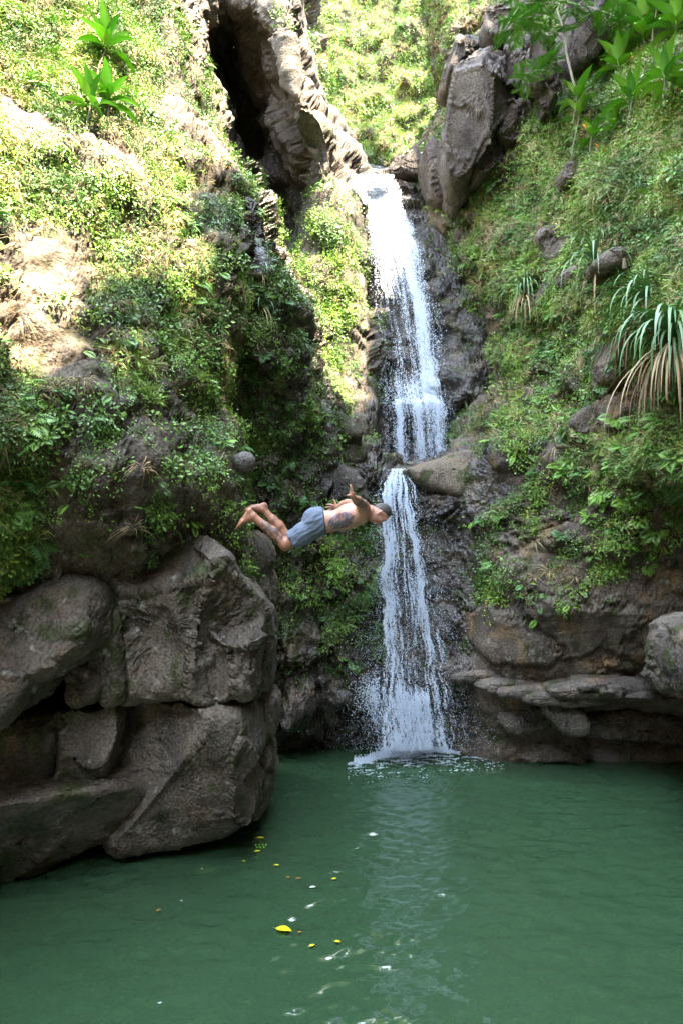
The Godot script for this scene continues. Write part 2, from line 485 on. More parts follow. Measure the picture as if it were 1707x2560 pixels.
	# the sill between the two falls and the wall behind the lower one
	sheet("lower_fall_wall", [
		[[820, 1170, 13.6, 0], [920, 1166, 13.4, 0], [1000, 1158, 13.4, 0], [1090, 1140, 13.2, 0], [1180, 1120, 12.6, 0], [1300, 1100, 11.6, 0]],
		[[830, 1176, 11.6, 0], [920, 1172, 11.5, 0], [1005, 1164, 11.4, 0], [1095, 1145, 11.2, 0], [1190, 1122, 10.9, 0], [1300, 1110, 10.2, 0]],
		[[840, 1190, 11.1, 0], [920, 1184, 10.95, 0], [1005, 1174, 10.8, 0], [1095, 1160, 10.6, 0], [1190, 1140, 10.3, 0], [1300, 1140, 9.8, 0]],
		[[850, 1240, 11.0, 0], [920, 1235, 10.9, 0], [1005, 1235, 10.7, 0], [1095, 1235, 10.45, 0], [1190, 1235, 10.1, 0], [1300, 1235, 9.7, .1]],
		[[860, 1400, 11.0, 0], [930, 1400, 10.85, 0], [1010, 1400, 10.6, 0], [1095, 1400, 10.4, 0], [1190, 1400, 10.0, .1], [1300, 1400, 9.6, .1]],
		[[860, 1580, 11.0, 0], [930, 1580, 10.8, 0], [1010, 1580, 10.55, 0], [1095, 1580, 10.3, 0], [1190, 1580, 10.0, 0], [1300, 1580, 9.7, 0]],
		[[860, 1720, 11.0, 0], [930, 1720, 10.7, 0], [1010, 1720, 10.4, 0], [1095, 1720, 10.15, 0], [1190, 1720, 9.9, 0], [1300, 1720, 9.8, 0]],
		[[860, 1820, 11.0, 0], [930, 1820, 10.9, 0], [1010, 1820, 10.7, 0], [1095, 1820, 10.5, 0], [1190, 1820, 10.3, 0], [1300, 1820, 10.2, 0]],
		[[860, 2100, 11.0, 0], [930, 2100, 10.9, 0], [1010, 2100, 10.7, 0], [1095, 2100, 10.5, 0], [1190, 2100, 10.3, 0], [1300, 2100, 10.2, 0]],
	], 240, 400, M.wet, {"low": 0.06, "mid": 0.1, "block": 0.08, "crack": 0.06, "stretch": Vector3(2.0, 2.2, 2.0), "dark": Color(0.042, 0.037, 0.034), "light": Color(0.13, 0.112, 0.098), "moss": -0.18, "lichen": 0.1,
		"label": "rounded rock sill between the falls and the wet wall under it"})
	# the right wall, from the shaded outcrop down to the pool
	sheet("right_cliff", [
		[[1030, -330, 18, 0.30], [1090, -330, 14.2, 0.60], [1230, -330, 14.09, 0.70], [1380, -330, 13.09, 0.80], [1540, -330, 11.89, 0.90], [1720, -330, 10.69, 0.90], [2000, -330, 9.09, 0.90], [2300, -330, 7.39, 0.90]],
		[[1045, -120, 17, 0.30], [1095, -120, 13.4, 0.70], [1240, -120, 13.16, 0.70], [1390, -120, 12.16, 0.80], [1550, -120, 11.06, 0.90], [1720, -120, 9.86, 0.90], [2000, -120, 8.36, 0.90], [2300, -120, 6.76, 0.90]],
		[[1060, 0, 16.5, 0.30], [1100, 0, 13, 0.75], [1240, 0, 12.69, 0.60], [1390, 0, 11.69, 0.75], [1550, 0, 10.49, 0.90], [1720, 0, 9.39, 0.95], [2000, 0, 7.99, 0.90], [2300, 0, 6.39, 0.90]],
		[[1075, 120, 16, 0.30], [1115, 120, 12.7, 0.60], [1250, 120, 12.42, 0.30], [1390, 120, 11.32, 0.75], [1550, 120, 10.12, 0.95], [1720, 120, 8.92, 0.95], [2000, 120, 7.62, 0.90], [2300, 120, 6.12, 0.90]],
		[[1080, 250, 15.5, 0.10], [1125, 250, 12.6, 0.30], [1250, 250, 12.14, 0.30], [1390, 250, 10.94, 0.85], [1550, 250, 9.64, 0.95], [1720, 250, 8.49, 0.95], [2000, 250, 7.24, 0.90], [2300, 250, 5.84, 0.90]],
		[[1030, 380, 15, 0.00], [1085, 385, 12.9, 0.10], [1210, 380, 12.06, 0.45], [1380, 380, 10.56, 0.90], [1550, 380, 9.26, 0.95], [1720, 380, 8.06, 0.95], [2000, 380, 6.86, 0.90], [2300, 380, 5.56, 0.90]],
		[[1045, 490, 14.6, 0.00], [1085, 495, 13, 0.10], [1195, 490, 12.1, 0.70], [1380, 490, 10.4, 0.90], [1550, 490, 9, 0.95], [1720, 490, 7.8, 0.95], [2000, 490, 6.6, 0.90], [2300, 490, 5.4, 0.90]],
		[[1100, 650, 14, 0.00], [1140, 650, 12.7, 0.25], [1230, 650, 11.6, 0.85], [1380, 650, 10.1, 0.90], [1550, 650, 8.7, 0.90], [1720, 650, 7.45, 0.90], [2000, 650, 6.3, 0.90], [2300, 650, 5.2, 0.90]],
		[[1150, 820, 13.6, 0.00], [1195, 820, 12.4, 0.20], [1280, 820, 11.1, 0.80], [1400, 820, 9.9, 0.85], [1550, 820, 8.5, 0.85], [1720, 820, 7.2, 0.85], [2000, 820, 6.1, 0.90], [2300, 820, 5, 0.90]],
		[[1180, 930, 13.2, 0.00], [1225, 930, 11.93, 0.20], [1290, 930, 10.83, 0.75], [1400, 930, 9.73, 0.60], [1550, 930, 8.43, 0.45], [1720, 930, 7.18, 0.70], [2000, 930, 6.03, 0.90], [2300, 930, 4.93, 0.90]],
		[[1150, 1040, 12.6, 0.00], [1195, 1040, 11.37, 0.40], [1270, 1040, 10.47, 0.80], [1390, 1040, 9.57, 0.60], [1550, 1040, 8.37, 0.55], [1720, 1040, 7.07, 0.80], [2000, 1040, 5.97, 0.90], [2300, 1040, 4.87, 0.90]],
		[[1120, 1150, 12, 0.00], [1170, 1150, 10.9, 0.10], [1250, 1150, 10.1, 0.30], [1380, 1150, 9.35, 0.65], [1550, 1150, 8.2, 0.90], [1720, 1150, 6.9, 0.90], [2000, 1150, 5.8, 0.90], [2300, 1150, 4.8, 0.90]],
		[[1110, 1260, 11.6, 0.00], [1160, 1260, 10.6, 0.05], [1245, 1260, 9.9, 0.20], [1370, 1260, 9.2, 0.30], [1540, 1260, 8.2, 0.40], [1720, 1260, 7.3, 0.35], [2000, 1260, 5.9, 0.35], [2300, 1260, 4.8, 0.45]],
		[[1110, 1360, 11.4, 0.00], [1160, 1360, 10.4, 0.05], [1240, 1360, 9.75, 0.15], [1370, 1360, 9.15, 0.17], [1540, 1360, 8.6, 0.15], [1720, 1360, 8.2, 0.00], [2000, 1360, 7, 0.00], [2300, 1360, 5.6, 0.10]],
		[[1110, 1460, 11.2, 0.00], [1160, 1460, 10.3, 0.00], [1240, 1460, 9.7, 0.10], [1370, 1460, 9.25, 0.10], [1540, 1460, 8.85, 0.00], [1720, 1460, 8.4, 0.00], [2000, 1460, 7.2, 0.00], [2300, 1460, 5.8, 0.00]],
		[[1110, 1580, 11, 0.00], [1165, 1580, 10.2, 0.00], [1245, 1580, 9.7, 0.00], [1370, 1580, 9.35, 0.00], [1540, 1580, 9, 0.00], [1720, 1580, 8.6, 0.00], [2000, 1580, 7.4, 0.00], [2300, 1580, 6, 0.00]],
		[[1110, 1660, 10.9, 0.00], [1170, 1660, 10, 0.00], [1260, 1660, 9.55, 0.00], [1370, 1660, 9.35, 0.00], [1540, 1660, 9.15, 0.00], [1720, 1660, 8.9, 0.00], [2000, 1660, 7.4, 0.00], [2300, 1660, 6, 0.00]],
		[[1110, 1730, 10.9, 0.00], [1170, 1730, 10, 0.00], [1260, 1730, 9.6, 0.00], [1370, 1730, 9.45, 0.00], [1540, 1730, 9.3, 0.00], [1720, 1730, 9.1, 0.00], [2000, 1730, 7.4, 0.00], [2300, 1730, 6, 0.00]],
		[[1110, 1775, 10.9, 0.00], [1170, 1775, 10.1, 0.00], [1260, 1775, 9.6, 0.00], [1370, 1775, 9.6, 0.00], [1540, 1775, 9.5, 0.00], [1720, 1775, 9.3, 0.00], [2000, 1775, 7.7, 0.00], [2300, 1775, 6.1, 0.00]],
		[[1110, 1850, 10.9, 0.00], [1170, 1850, 10.3, 0.00], [1260, 1850, 9.95, 0.00], [1370, 1850, 10.05, 0.00], [1540, 1850, 10.05, 0.00], [1720, 1850, 9.85, 0.00], [2000, 1850, 8.45, 0.00], [2300, 1850, 6.65, 0.00]],
		[[1110, 2100, 10.9, 0.00], [1170, 2100, 10.3, 0.00], [1260, 2100, 10.3, 0.00], [1370, 2100, 10.4, 0.00], [1540, 2100, 10.4, 0.00], [1720, 2100, 10.2, 0.00], [2000, 2100, 8.8, 0.00], [2300, 2100, 7, 0.00]],
	], 400, 640, M.rock, {"low": 0.36, "mid": 0.12, "fine": 0.022, "block": 0.13, "crack": 0.09, "stretch": Vector3(0.9, 1.5, 0.9), "warmth": 0.85, "warm": Color(0.24, 0.155, 0.08), "calm": 0.45, "label": "right gorge wall, overgrown above and bare smooth rock above the pool",
		"bare": spots([[1500, 920, 8.44, .45], [1540, 1010, 8.38, .35], [1370, 600, 10.13, .28], [1330, 730, 10.35, .25], [1500, 870, 8.57, .3], [1230, 1190, 10.00, .5], [1390, 1140, 9.31, .3]])})
	# the sunlit wall far up the gorge
	sheet("far_wall", [
		[[600, -420, 15, 0], [690, -420, 17, 0], [770, -420, 26, .8], [880, -420, 27, .95], [1000, -420, 27, .95], [1100, -420, 25, .9], [1180, -420, 21, .5]],
		[[610, -150, 14.6, 0], [710, -150, 16.4, 0], [775, -150, 23.5, .8], [880, -150, 24.5, .95], [1000, -150, 24.5, .95], [1100, -150, 23, .9], [1180, -150, 20, .5]],
		[[620, 0, 14.4, 0], [725, 0, 16.2, .1], [778, 0, 22, .8], [880, 0, 23, .95], [1000, 0, 23, .95], [1100, 0, 21.5, .9], [1180, 0, 19, .5]],
		[[640, 150, 14.4, 0], [740, 150, 16, .1], [795, 150, 21, .8], [880, 150, 21.6, .95], [1000, 150, 21.6, .9], [1100, 150, 20.2, .9], [1180, 150, 18, .5]],
		[[660, 280, 14.4, 0], [760, 280, 15.8, .1], [815, 280, 20, .8], [890, 280, 20.4, .95], [990, 280, 20.4, .9], [1080, 280, 19.2, .9], [1160, 280, 17, .5]],
		[[700, 380, 14.6, 0], [790, 380, 15.8, .1], [840, 380, 19, .8], [900, 380, 19.2, .95], [970, 380, 19.0, .9], [1060, 380, 18, .7], [1140, 380, 16, .3]],
		[[720, 500, 14.8, 0], [800, 500, 16, .1], [860, 500, 18.4, .5], [910, 500, 18.5, .7], [970, 500, 18.4, .7], [1060, 500, 17.4, .6], [1140, 500, 15.6, .2]],
	], 150, 260, M.rock, {"low": 0.8, "mid": 0.3, "block": 0.3, "crack": 0.15, "stretch": Vector3(0.8, 0.5, 0.8), "label": "sunlit overgrown wall farther up the gorge"})

func build_pool():
	var xs := PackedFloat32Array()
	var x := -14.0
	while x < 14.0:
		xs.append(x)
		x += 0.035 if absf(x) < 5.6 else 0.6
	var zs := PackedFloat32Array()
	var z := -15.0
	while z < 12.0:
		zs.append(z)
		z += 0.6 if z < -11.4 else 0.03 if z < -3.4 else 0.12 if z < 0.0 else 0.6
	var nu := xs.size()
	var nv := zs.size()
	var w1 := FastNoiseLite.new()
	noise(w1, 51, 1.0, 1)
	var w2 := FastNoiseLite.new()
	noise(w2, 52, 3.2, 2)
	var src := on_water(1010, 1885)
	var pos := PackedVector3Array()
	pos.resize(nu * nv)
	for j in nv:
		for i in nu:
			var p := Vector3(xs[i], 0, zs[j])
			var r := Vector2(p.x - src.x, p.z - src.z).length()
			var near := exp(-r / 3.2)
			var ph := r * 21.0 + w1.get_noise_2d(p.x * 0.7, p.z * 0.7) * 9.0
			var h := sin(ph) * 0.005 * near * smoothstep(0.2, 1.2, r)
			h += w1.get_noise_2d(p.x * 0.75 + 3.0, p.z * 1.5) * 0.013
			h += w1.get_noise_2d(p.x * 1.9 - 9.0, p.z * 3.1) * 0.0045
			h += w2.get_noise_2d(p.x * 0.8, p.z * 1.5) * (0.013 + 0.008 * near)
			h += w2.get_noise_2d(p.x * 2.1 + 5.0, p.z * 3.6) * (0.0056 + 0.003 * near)
			p.y = h
			pos[j * nu + i] = p
	var m := StandardMaterial3D.new()
	m.albedo_color = Color(0.027, 0.058, 0.026).linear_to_srgb()
	m.roughness = 0.018
	m.metallic_specular = 0.8
	m.normal_enabled = true
	m.normal_texture = noise_texture(53, 0.02, 4, 1024, [], true)
	m.normal_scale = 0.035
	m.uv1_triplanar = true
	m.uv1_world_triplanar = true
	m.uv1_scale = Vector3(0.8, 0.8, 1.1)
	M.pool = m
	var nor := grid_normals(pos, nu, nv)
	var o := put("pool_water", mesh_of(pos, nor, grid_index(nu, nv)), m)
	tag(o, "green pool of rippled water below the waterfall", "", "", "structure")

# ---------------------------------------------------------------- boulders
func closed_curve(pts: PackedVector2Array, n: int) -> PackedVector2Array:
	var dense := PackedVector2Array()
	var k := pts.size()
	for i in k:
		for s in 12:
			dense.append(pts[i].cubic_interpolate(pts[(i + 1) % k], pts[(i + k - 1) % k], pts[(i + 2) % k], s / 12.0))
	var lens := PackedFloat32Array([0.0])
	for i in dense.size():
		lens.append(lens[i] + dense[i].distance_to(dense[(i + 1) % dense.size()]))
	var total := lens[lens.size() - 1]
	var out := PackedVector2Array()
	var j := 0
	for i in n:
		var want := total * i / n
		while lens[j + 1] < want: j += 1
		out.append(dense[j].lerp(dense[(j + 1) % dense.size()], (want - lens[j]) / maxf(lens[j + 1] - lens[j], 1e-6)))
	return out

# A rock whose outline is given in photograph pixels at distance d; it swells forward by front and runs back by back metres; tilt leans its face.
func boulder(called: String, label: String, outline: Array, d: float, front: float, back: float, o := {}, parent: Node = null) -> MeshInstance3D:
	var look := rock_look({"low": 0.1, "mid": 0.028, "fine": 0.005, "block": 0.035, "crack": 0.03, "stretch": Vector3(1.6, 1.6, 1.6), "square": 0.5, "tilt": Vector2.ZERO, "na": 150, "nr": 74, "cuts": []})
	look.merge(o, true)
	var flat := PackedVector2Array()
	for p in outline:
		var w := at(p[0], p[1], d)
		flat.append(Vector2(w.x, w.y))
	var c := Vector2.ZERO
	for p in flat: c += p / flat.size()
	var ring := closed_curve(flat, look.na)
	var na: int = look.na
	var nr: int = look.nr
	var sq: float = look.square
	var mid := Vector3(c.x, c.y, -d)
	var pos := PackedVector3Array()
	for j in nr + 1:
		var tt := 2.0 * j / nr
		var half := tt if tt <= 1.0 else 2.0 - tt
		var ff := pow(half, 1.0 / sq) / (pow(half, 1.0 / sq) + pow(1.0 - half, 1.0 / sq))
		var ph := PI * 0.5 * ff if tt <= 1.0 else PI - PI * 0.5 * ff
		var r := pow(maxf(sin(ph), 0.0), sq)
		var zz := signf(cos(ph)) * pow(absf(cos(ph)), sq)
		zz *= front if zz > 0.0 else back
		for i in na:
			var e := ring[i % na] - c
			var lean: float = e.x * look.tilt.x + e.y * look.tilt.y
			pos.append(Vector3(e.x * r, e.y * r, zz + lean * r))
	for cut in look.cuts:   # [normal, distance]: a broken facet, its rim slightly rounded
		var n: Vector3 = cut[0].normalized()
		for k in pos.size():
			var over: float = pos[k].dot(n) - cut[1]
			if over > -0.06: pos[k] -= n * (over + 0.06 - 0.06 * exp(-(over + 0.06) / 0.06))
	var nu := na + 1
	var full := PackedVector3Array()
	for j in nr + 1:
		for i in nu: full.append(pos[j * na + i % na])
	var nb := ring_normals(full, nu, nr + 1)
	for k in full.size():
		full[k] += nb[k] * relief(full[k] + mid, look)
	var nor := ring_normals(full, nu, nr + 1)
	var col := PackedColorArray()
	for k in full.size(): col.append(rock_color(full[k] + mid, nor[k], 0.0, look))
	var idx := grid_index(nu, nr + 1)
	var m := mesh_of(full, nor, idx, col)
	var mi := put(called, m, look.get("mat", M.rock), parent)
	mi.position = mid
	if parent == null: tag(mi, label, look.get("category", "boulder"), look.get("group", ""))
	return mi

func over(a: Dictionary, b: Dictionary) -> Dictionary:
	return a.merged(b, true)

func ring_normals(p: PackedVector3Array, nu: int, nv: int) -> PackedVector3Array:
	var out := PackedVector3Array()
	out.resize(nu * nv)
	for j in nv:
		var ja := maxi(j - 1, 0) * nu
		var jb := mini(j + 1, nv - 1) * nu
		for i in nu:
			var ia := i - 1 if i > 0 else nu - 2
			var ib := i + 1 if i < nu - 1 else 1
			var du := p[j * nu + ib] - p[j * nu + ia]
			var dv := p[jb + i] - p[ja + i]
			var n := dv.cross(du)
			out[j * nu + i] = n.normalized() if n.length_squared() > 1e-14 else Vector3(0, 0, 1 if j < nv / 2 else -1)
	return out

func build_boulders():
	var pile := {"dark": Color(0.08, 0.066, 0.054), "light": Color(0.222, 0.185, 0.15), "lichen": 0.9, "moss": -0.22, "group": "boulders heaped at the foot of the left cliff"}
	boulder("boulder", "big rounded boulder with a flat lichen-spotted top beside the ferns", [[-120, 1590], [-60, 1490], [30, 1455], [120, 1432], [200, 1440], [250, 1478], [274, 1545], [262, 1600], [205, 1655], [150, 1670], [60, 1640], [-60, 1660]], 6.45, .55, .9, over(pile, {"tilt": Vector2(0, -0.75), "square": .5}))
	boulder("boulder", "smooth grey boulder bulging under the flat-topped lichen-spotted one", [[-200, 1640], [-60, 1595], [60, 1610], [112, 1640], [125, 1690], [95, 1745], [55, 1790], [0, 1800], [-200, 1790]], 6.1, .5, .9, over(pile, {"tilt": Vector2(0.15, -0.35)}))
	boulder("boulder", "small square stone wedged between the big boulders", [[180, 1668], [215, 1660], [255, 1680], [262, 1715], [245, 1752], [200, 1762], [176, 1745], [182, 1700]], 6.55, .2, .5, over(pile, {"na": 90, "nr": 44, "square": .42, "low": .05}))
	boulder("boulder", "narrow crooked stone with pale lichen wedged beside the crack", [[240, 1600], [272, 1540], [296, 1520], [318, 1530], [322, 1600], [326, 1690], [318, 1745], [270, 1760], [258, 1700], [225, 1660]], 6.75, .28, .6, over(pile, {"na": 100, "nr": 50, "square": .42}))
	boulder("boulder", "huge split boulder running up into the left cliff above the long crack", [[230, 1490], [210, 1420], [260, 1370], [360, 1340], [470, 1345], [560, 1390], [600, 1440], [655, 1500], [664, 1540], [655, 1620], [640, 1705], [628, 1732], [500, 1740], [400, 1735], [322, 1738], [316, 1660], [330, 1560], [300, 1525]], 7.05, .5, 1.2, over(pile, {"na": 260, "nr": 130, "square": .3, "low": .14, "mid": .045, "block": .06, "cuts": [[Vector3(.55, -.1, .83), .62], [Vector3(-.1, .55, .83), .66], [Vector3(-.75, -.1, .66), .66]]}))
	boulder("boulder", "angular block with a tan slanting top beside the split boulder", [[528, 1560], [565, 1500], [600, 1496], [650, 1530], [662, 1570], [655, 1640], [635, 1725], [600, 1735], [540, 1732], [520, 1680]], 6.95, .38, .6, over(pile, {"na": 120, "nr": 60, "square": .42, "cuts": [[Vector3(.1, .75, .66), .33], [Vector3(-.6, -.1, .8), .36], [Vector3(.7, 0, .7), .42]]}))
	boulder("boulder", "great rounded block resting on the pool under the long crack", [[310, 1750], [360, 1745], [480, 1738], [590, 1732], [628, 1750], [652, 1810], [658, 1860], [640, 1900], [655, 1960], [640, 2030], [600, 2062], [520, 2085], [420, 2095], [340, 2110], [290, 2080], [282, 1980], [292, 1850]], 7.3, .62, 1.1, over(pile, {"na": 260, "nr": 130, "square": .32, "low": .12, "tilt": Vector2(-.05, .28), "cuts": [[Vector3(-.5, .2, .84), .66], [Vector3(.55, -.25, .8), .78]]}))
	boulder("boulder", "tapering wedge of rock hanging below the small square stone", [[166, 1775], [205, 1762], [250, 1775], [286, 1762], [296, 1830], [282, 1900], [262, 1950], [215, 1985], [165, 2000], [140, 1960], [150, 1860]], 6.75, .35, .7, over(pile, {"na": 120, "nr": 60, "square": .45, "tilt": Vector2(-.1, .3), "moss": -.05, "cuts": [[Vector3(.5, .3, .8), .34], [Vector3(-.7, 0, .7), .36]]}))
	boulder("boulder", "green-stained rock wall standing in the dark corner of the pool", [[-250, 1790], [-60, 1775], [60, 1785], [140, 1790], [158, 1850], [140, 1950], [100, 2010], [20, 2040], [-100, 2060], [-250, 2080]], 6.6, .35, .9, over(pile, {"na": 140, "nr": 70, "tilt": Vector2(-.15, .35), "moss": .02, "lichen": .3}))
	boulder("boulder", "upright stone with a mossy cap tucked behind the angular block", [[618, 1500], [650, 1492], [680, 1515], [692, 1560], [690, 1640], [680, 1705], [655, 1722], [640, 1690], [648, 1600]], 7.45, .25, .6, over(pile, {"na": 90, "nr": 44, "moss": -.05}))
	boulder("boulder", "small dark stone jammed under the upright stone", [[640, 1735], [672, 1722], [692, 1750], [692, 1800], [675, 1835], [650, 1830], [640, 1790]], 7.65, .2, .5, over(pile, {"na": 80, "nr": 40}))
	boulder("boulder", "low wet stone at the waterline beside the great rounded block", [[650, 1870], [672, 1862], [684, 1900], [686, 1960], [672, 2010], [640, 2040], [622, 2010], [640, 1940]], 7.75, .2, .6, over(pile, {"na": 80, "nr": 40, "moss": -.05}))
	boulder("boulder", "small stone at the crest behind the split boulder", [[570, 1440], [600, 1432], [622, 1460], [618, 1500], [590, 1512], [566, 1480]], 7.3, .2, .5, over(pile, {"na": 80, "nr": 40}))
	boulder("boulder", "undercut base rock at the waterline below the green-stained wall", [[-300, 1960], [0, 1950], [150, 1945], [300, 1970], [370, 2030], [360, 2110], [200, 2165], [0, 2240], [-300, 2330]], 6.5, .25, 1.2, over(pile, {"na": 140, "nr": 70, "square": .28, "tilt": Vector2(-.75, .95), "moss": -.1, "lichen": .1, "mat": M.wet}))
	boulder("boulder", "smooth tan sill rock curving up beside the upper plunge", [[1000, 1180], [1040, 1163], [1090, 1148], [1140, 1130], [1190, 1122], [1225, 1140], [1235, 1190], [1200, 1240], [1130, 1250], [1070, 1232], [1020, 1205]], 10.75, .42, .9, {"dark": Color(.13, .105, .08), "light": Color(.24, .2, .155), "low": .05, "mid": .02, "block": .015, "crack": .01, "square": .6, "tilt": Vector2(-.1, -.35), "lichen": .3})
	# dark stones in the cleft under the diver
	var cleft := {"dark": Color(0.08, 0.066, 0.055), "light": Color(0.2, 0.168, 0.138), "moss": -.12, "group": "stones in the dark cleft", "na": 90, "nr": 44, "square": .45}
	boulder("boulder", "leaning brown stone in the dark cleft below the diver's shins", [[598, 1360], [615, 1330], [655, 1340], [672, 1375], [668, 1420], [640, 1450], [606, 1440], [592, 1400]], 8.5, .3, .6, cleft)
	boulder("boulder", "tall brown slab in the dark cleft above the upright stone", [[606, 1440], [650, 1420], [672, 1450], [676, 1510], [660, 1560], [626, 1560], [600, 1500]], 8.6, .3, .6, cleft)
	boulder("boulder", "small pale-topped stone sticking out beside the cleft ferns", [[596, 1152], [612, 1144], [626, 1150], [622, 1164], [606, 1172], [592, 1164]], 7.5, .12, .3, over(cleft, {"na": 60, "nr": 30, "dark": Color(.14, .13, .125), "light": Color(.24, .22, .21)}))
	boulder("boulder", "smooth grey rounded stone beside the lip of the lower fall", [[780, 1170], [830, 1155], [890, 1190], [915, 1230], [925, 1262], [880, 1262], [820, 1250], [795, 1220]], 10.4, .35, .8, over(cleft, {"dark": Color(.08, .073, .066), "light": Color(.16, .145, .13)}))
	for r in [["brown jutting rock above the smooth grey stone", [[800, 1100], [850, 1085], [905, 1110], [918, 1150], [880, 1165], [820, 1140]], 10.9], ["dark overhanging ledge stone left of the upper plunge", [[790, 1040], [840, 1030], [880, 1060], [900, 1095], [850, 1100], [800, 1085]], 10.7],
			["knobbly dark stone under the sunlit patch beside the fall", [[870, 1050], [910, 1040], [935, 1080], [930, 1130], [895, 1140], [872, 1100]], 11.6]]:
		boulder("boulder", r[0], r[1], r[2], .25, .6, cleft)
	# the outcrop on the right
	var crop := {"dark": Color(0.064, 0.053, 0.048), "light": Color(0.155, 0.13, 0.117), "lichen": 0.35, "moss": -.4, "warmth": .2, "group": "bare rocks of the right outcrop"}
	boulder("boulder", "massive dark overhanging boulder right of the waterfall's top", [[1134, 201], [1164, 152], [1213, 106], [1267, 117], [1292, 180], [1282, 240], [1251, 305], [1202, 370], [1172, 419], [1140, 420], [1120, 337], [1124, 261]], 11.2, .65, 1.4, over(crop, {"na": 200, "nr": 100, "square": .36, "block": .08, "crack": .06, "stretch": Vector3(1.1, 1.1, 1.1), "cuts": [[Vector3(-.55, -.35, .75), .5], [Vector3(.35, .55, .74), .58], [Vector3(.75, -.3, .6), .52], [Vector3(-.3, .7, .65), .6]]}))
	boulder("boulder", "pointed upright slab on the right outcrop", [[1335, 94], [1350, 100], [1371, 145], [1382, 200], [1366, 222], [1336, 214], [1320, 180], [1324, 130]], 10.2, .2, .5, over(crop, {"na": 90, "nr": 44, "square": .42, "cuts": [[Vector3(-.6, .1, .8), .17]]}))
	for r in [["cracked rock under the leaning branch beside the pointed slab", [[1262, 120], [1300, 110], [1330, 130], [1318, 170], [1300, 200], [1282, 180]], 10.9, .3], ["broken crest stone above the massive overhanging boulder", [[1212, 60], [1262, 20], [1310, 30], [1318, 80], [1270, 112], [1222, 100]], 11.4, .35],
			["flat-sided crest rock along the outcrop's skyline", [[1112, 190], [1130, 140], [1160, 104], [1200, 100], [1170, 150], [1136, 196]], 11.9, .3], ["dark slab leaning behind the thin pale trunk", [[1440, -20], [1490, -30], [1500, 60], [1470, 150], [1436, 170], [1424, 80]], 10.3, .3],
			["small rusty stone set beside the pointed slab", [[1300, 150], [1318, 146], [1322, 178], [1304, 180]], 10.5, .12], ["flaky grey-blue stone below the pointed slab", [[1364, 205], [1386, 196], [1398, 230], [1384, 252], [1370, 246]], 10.1, .15],
			["brown boulder half buried under the outcrop's shrubs", [[1250, 280], [1300, 262], [1330, 290], [1320, 330], [1280, 352], [1252, 330]], 11.1, .25], ["dark rock in the shaded hollow under the massive boulder", [[1180, 380], [1230, 350], [1252, 390], [1230, 430], [1190, 440]], 11.5, .25],
			["stepped rock beside the top of the fall", [[1062, 378], [1100, 360], [1140, 400], [1150, 460], [1128, 500], [1090, 500], [1066, 440]], 12.9, .4], ["tall split rock below the massive boulder", [[1120, 400], [1145, 410], [1160, 450], [1166, 490], [1140, 500], [1124, 460]], 12.2, .3],
			["smooth stone sitting at the waterfall's lip", [[976, 436], [1000, 408], [1036, 398], [1050, 416], [1048, 442], [1010, 448]], 13.8, .3]]:
		boulder("boulder", r[0], r[1], r[2], r[3], .8, over(crop, {"na": 100, "nr": 50, "square": .3, "block": .07, "crack": .05, "cuts": [[Vector3(rng.randf_range(-.8, .8), rng.randf_range(-.2, .8), .8), r[3] * .95], [Vector3(rng.randf_range(-.8, .8), rng.randf_range(-.6, .4), .7), r[3] * 1.0]]}))
	var slope := over(crop, {"na": 90, "nr": 44, "group": "stones showing through the greenery of the right wall", "dark": Color(.075, .061, .052), "light": Color(.18, .15, .128)})
	for r in [["square brown boulder under dry stems high on the right wall", [[1556, 370], [1580, 352], [1612, 366], [1620, 410], [1590, 428], [1552, 420]], 8.7, .2], ["small dark stone left of the grass tussocks", [[1410, 420], [1440, 410], [1462, 424], [1456, 440], [1420, 446]], 9.6, .08],
			["dark stone under the long grass tussock", [[1340, 590], [1372, 570], [1398, 580], [1394, 612], [1352, 622]], 10.05, .1], ["grey stone showing between the strap-leaved plants", [[1408, 690], [1426, 676], [1440, 684], [1430, 704], [1412, 706]], 9.3, .14],
			["root-like ledge stone above the strap-leaved plants", [[1480, 668], [1520, 640], [1556, 640], [1540, 662], [1500, 676]], 8.55, .16], ["big rounded brown stone bulging from the bare slope", [[1426, 1060], [1462, 1020], [1520, 1008], [1545, 1040], [1530, 1090], [1460, 1100]], 8.75, .12]]:
		boulder("boulder", r[0], r[1], r[2] + (1150 - r[1][0][1]) * 0.0006, r[3], .5, slope)
	# lower right shore
	var shore := {"dark": Color(0.075, 0.064, 0.056), "light": Color(0.2, 0.172, 0.148), "lichen": .2, "moss": -.25, "mat": M.wet, "group": "rocks along the right shore", "na": 130, "nr": 64, "square": .45}
	boulder("boulder", "flat block with a tan face lying at the waterline", [[1452, 1832], [1480, 1815], [1560, 1818], [1640, 1835], [1710, 1850], [1740, 1880], [1650, 1888], [1540, 1888], [1464, 1884]], 10.4, .35, .8, over(shore, {"warm": Color(.3, .19, .09), "warmth": .9, "tilt": Vector2(0, -.6)}))
	boulder("boulder", "dark water-worn rock with two lobes at the waterline", [[1205, 1845], [1250, 1806], [1300, 1786], [1350, 1776], [1400, 1790], [1442, 1830], [1440, 1880], [1380, 1886], [1290, 1886], [1220, 1878]], 10.4, .4, .8, over(shore, {"tilt": Vector2(0, -.5)}))
	boulder("boulder", "fluted dark rock between the falling water and the two-lobed rock", [[1235, 1780], [1290, 1755], [1350, 1764], [1372, 1790], [1320, 1815], [1262, 1820]], 9.95, .3, .6, shore)
	boulder("boulder", "broken hanging block above the flat tan block", [[1362, 1765], [1420, 1762], [1446, 1790], [1448, 1815], [1412, 1825], [1380, 1800]], 9.6, .28, .5, shore)
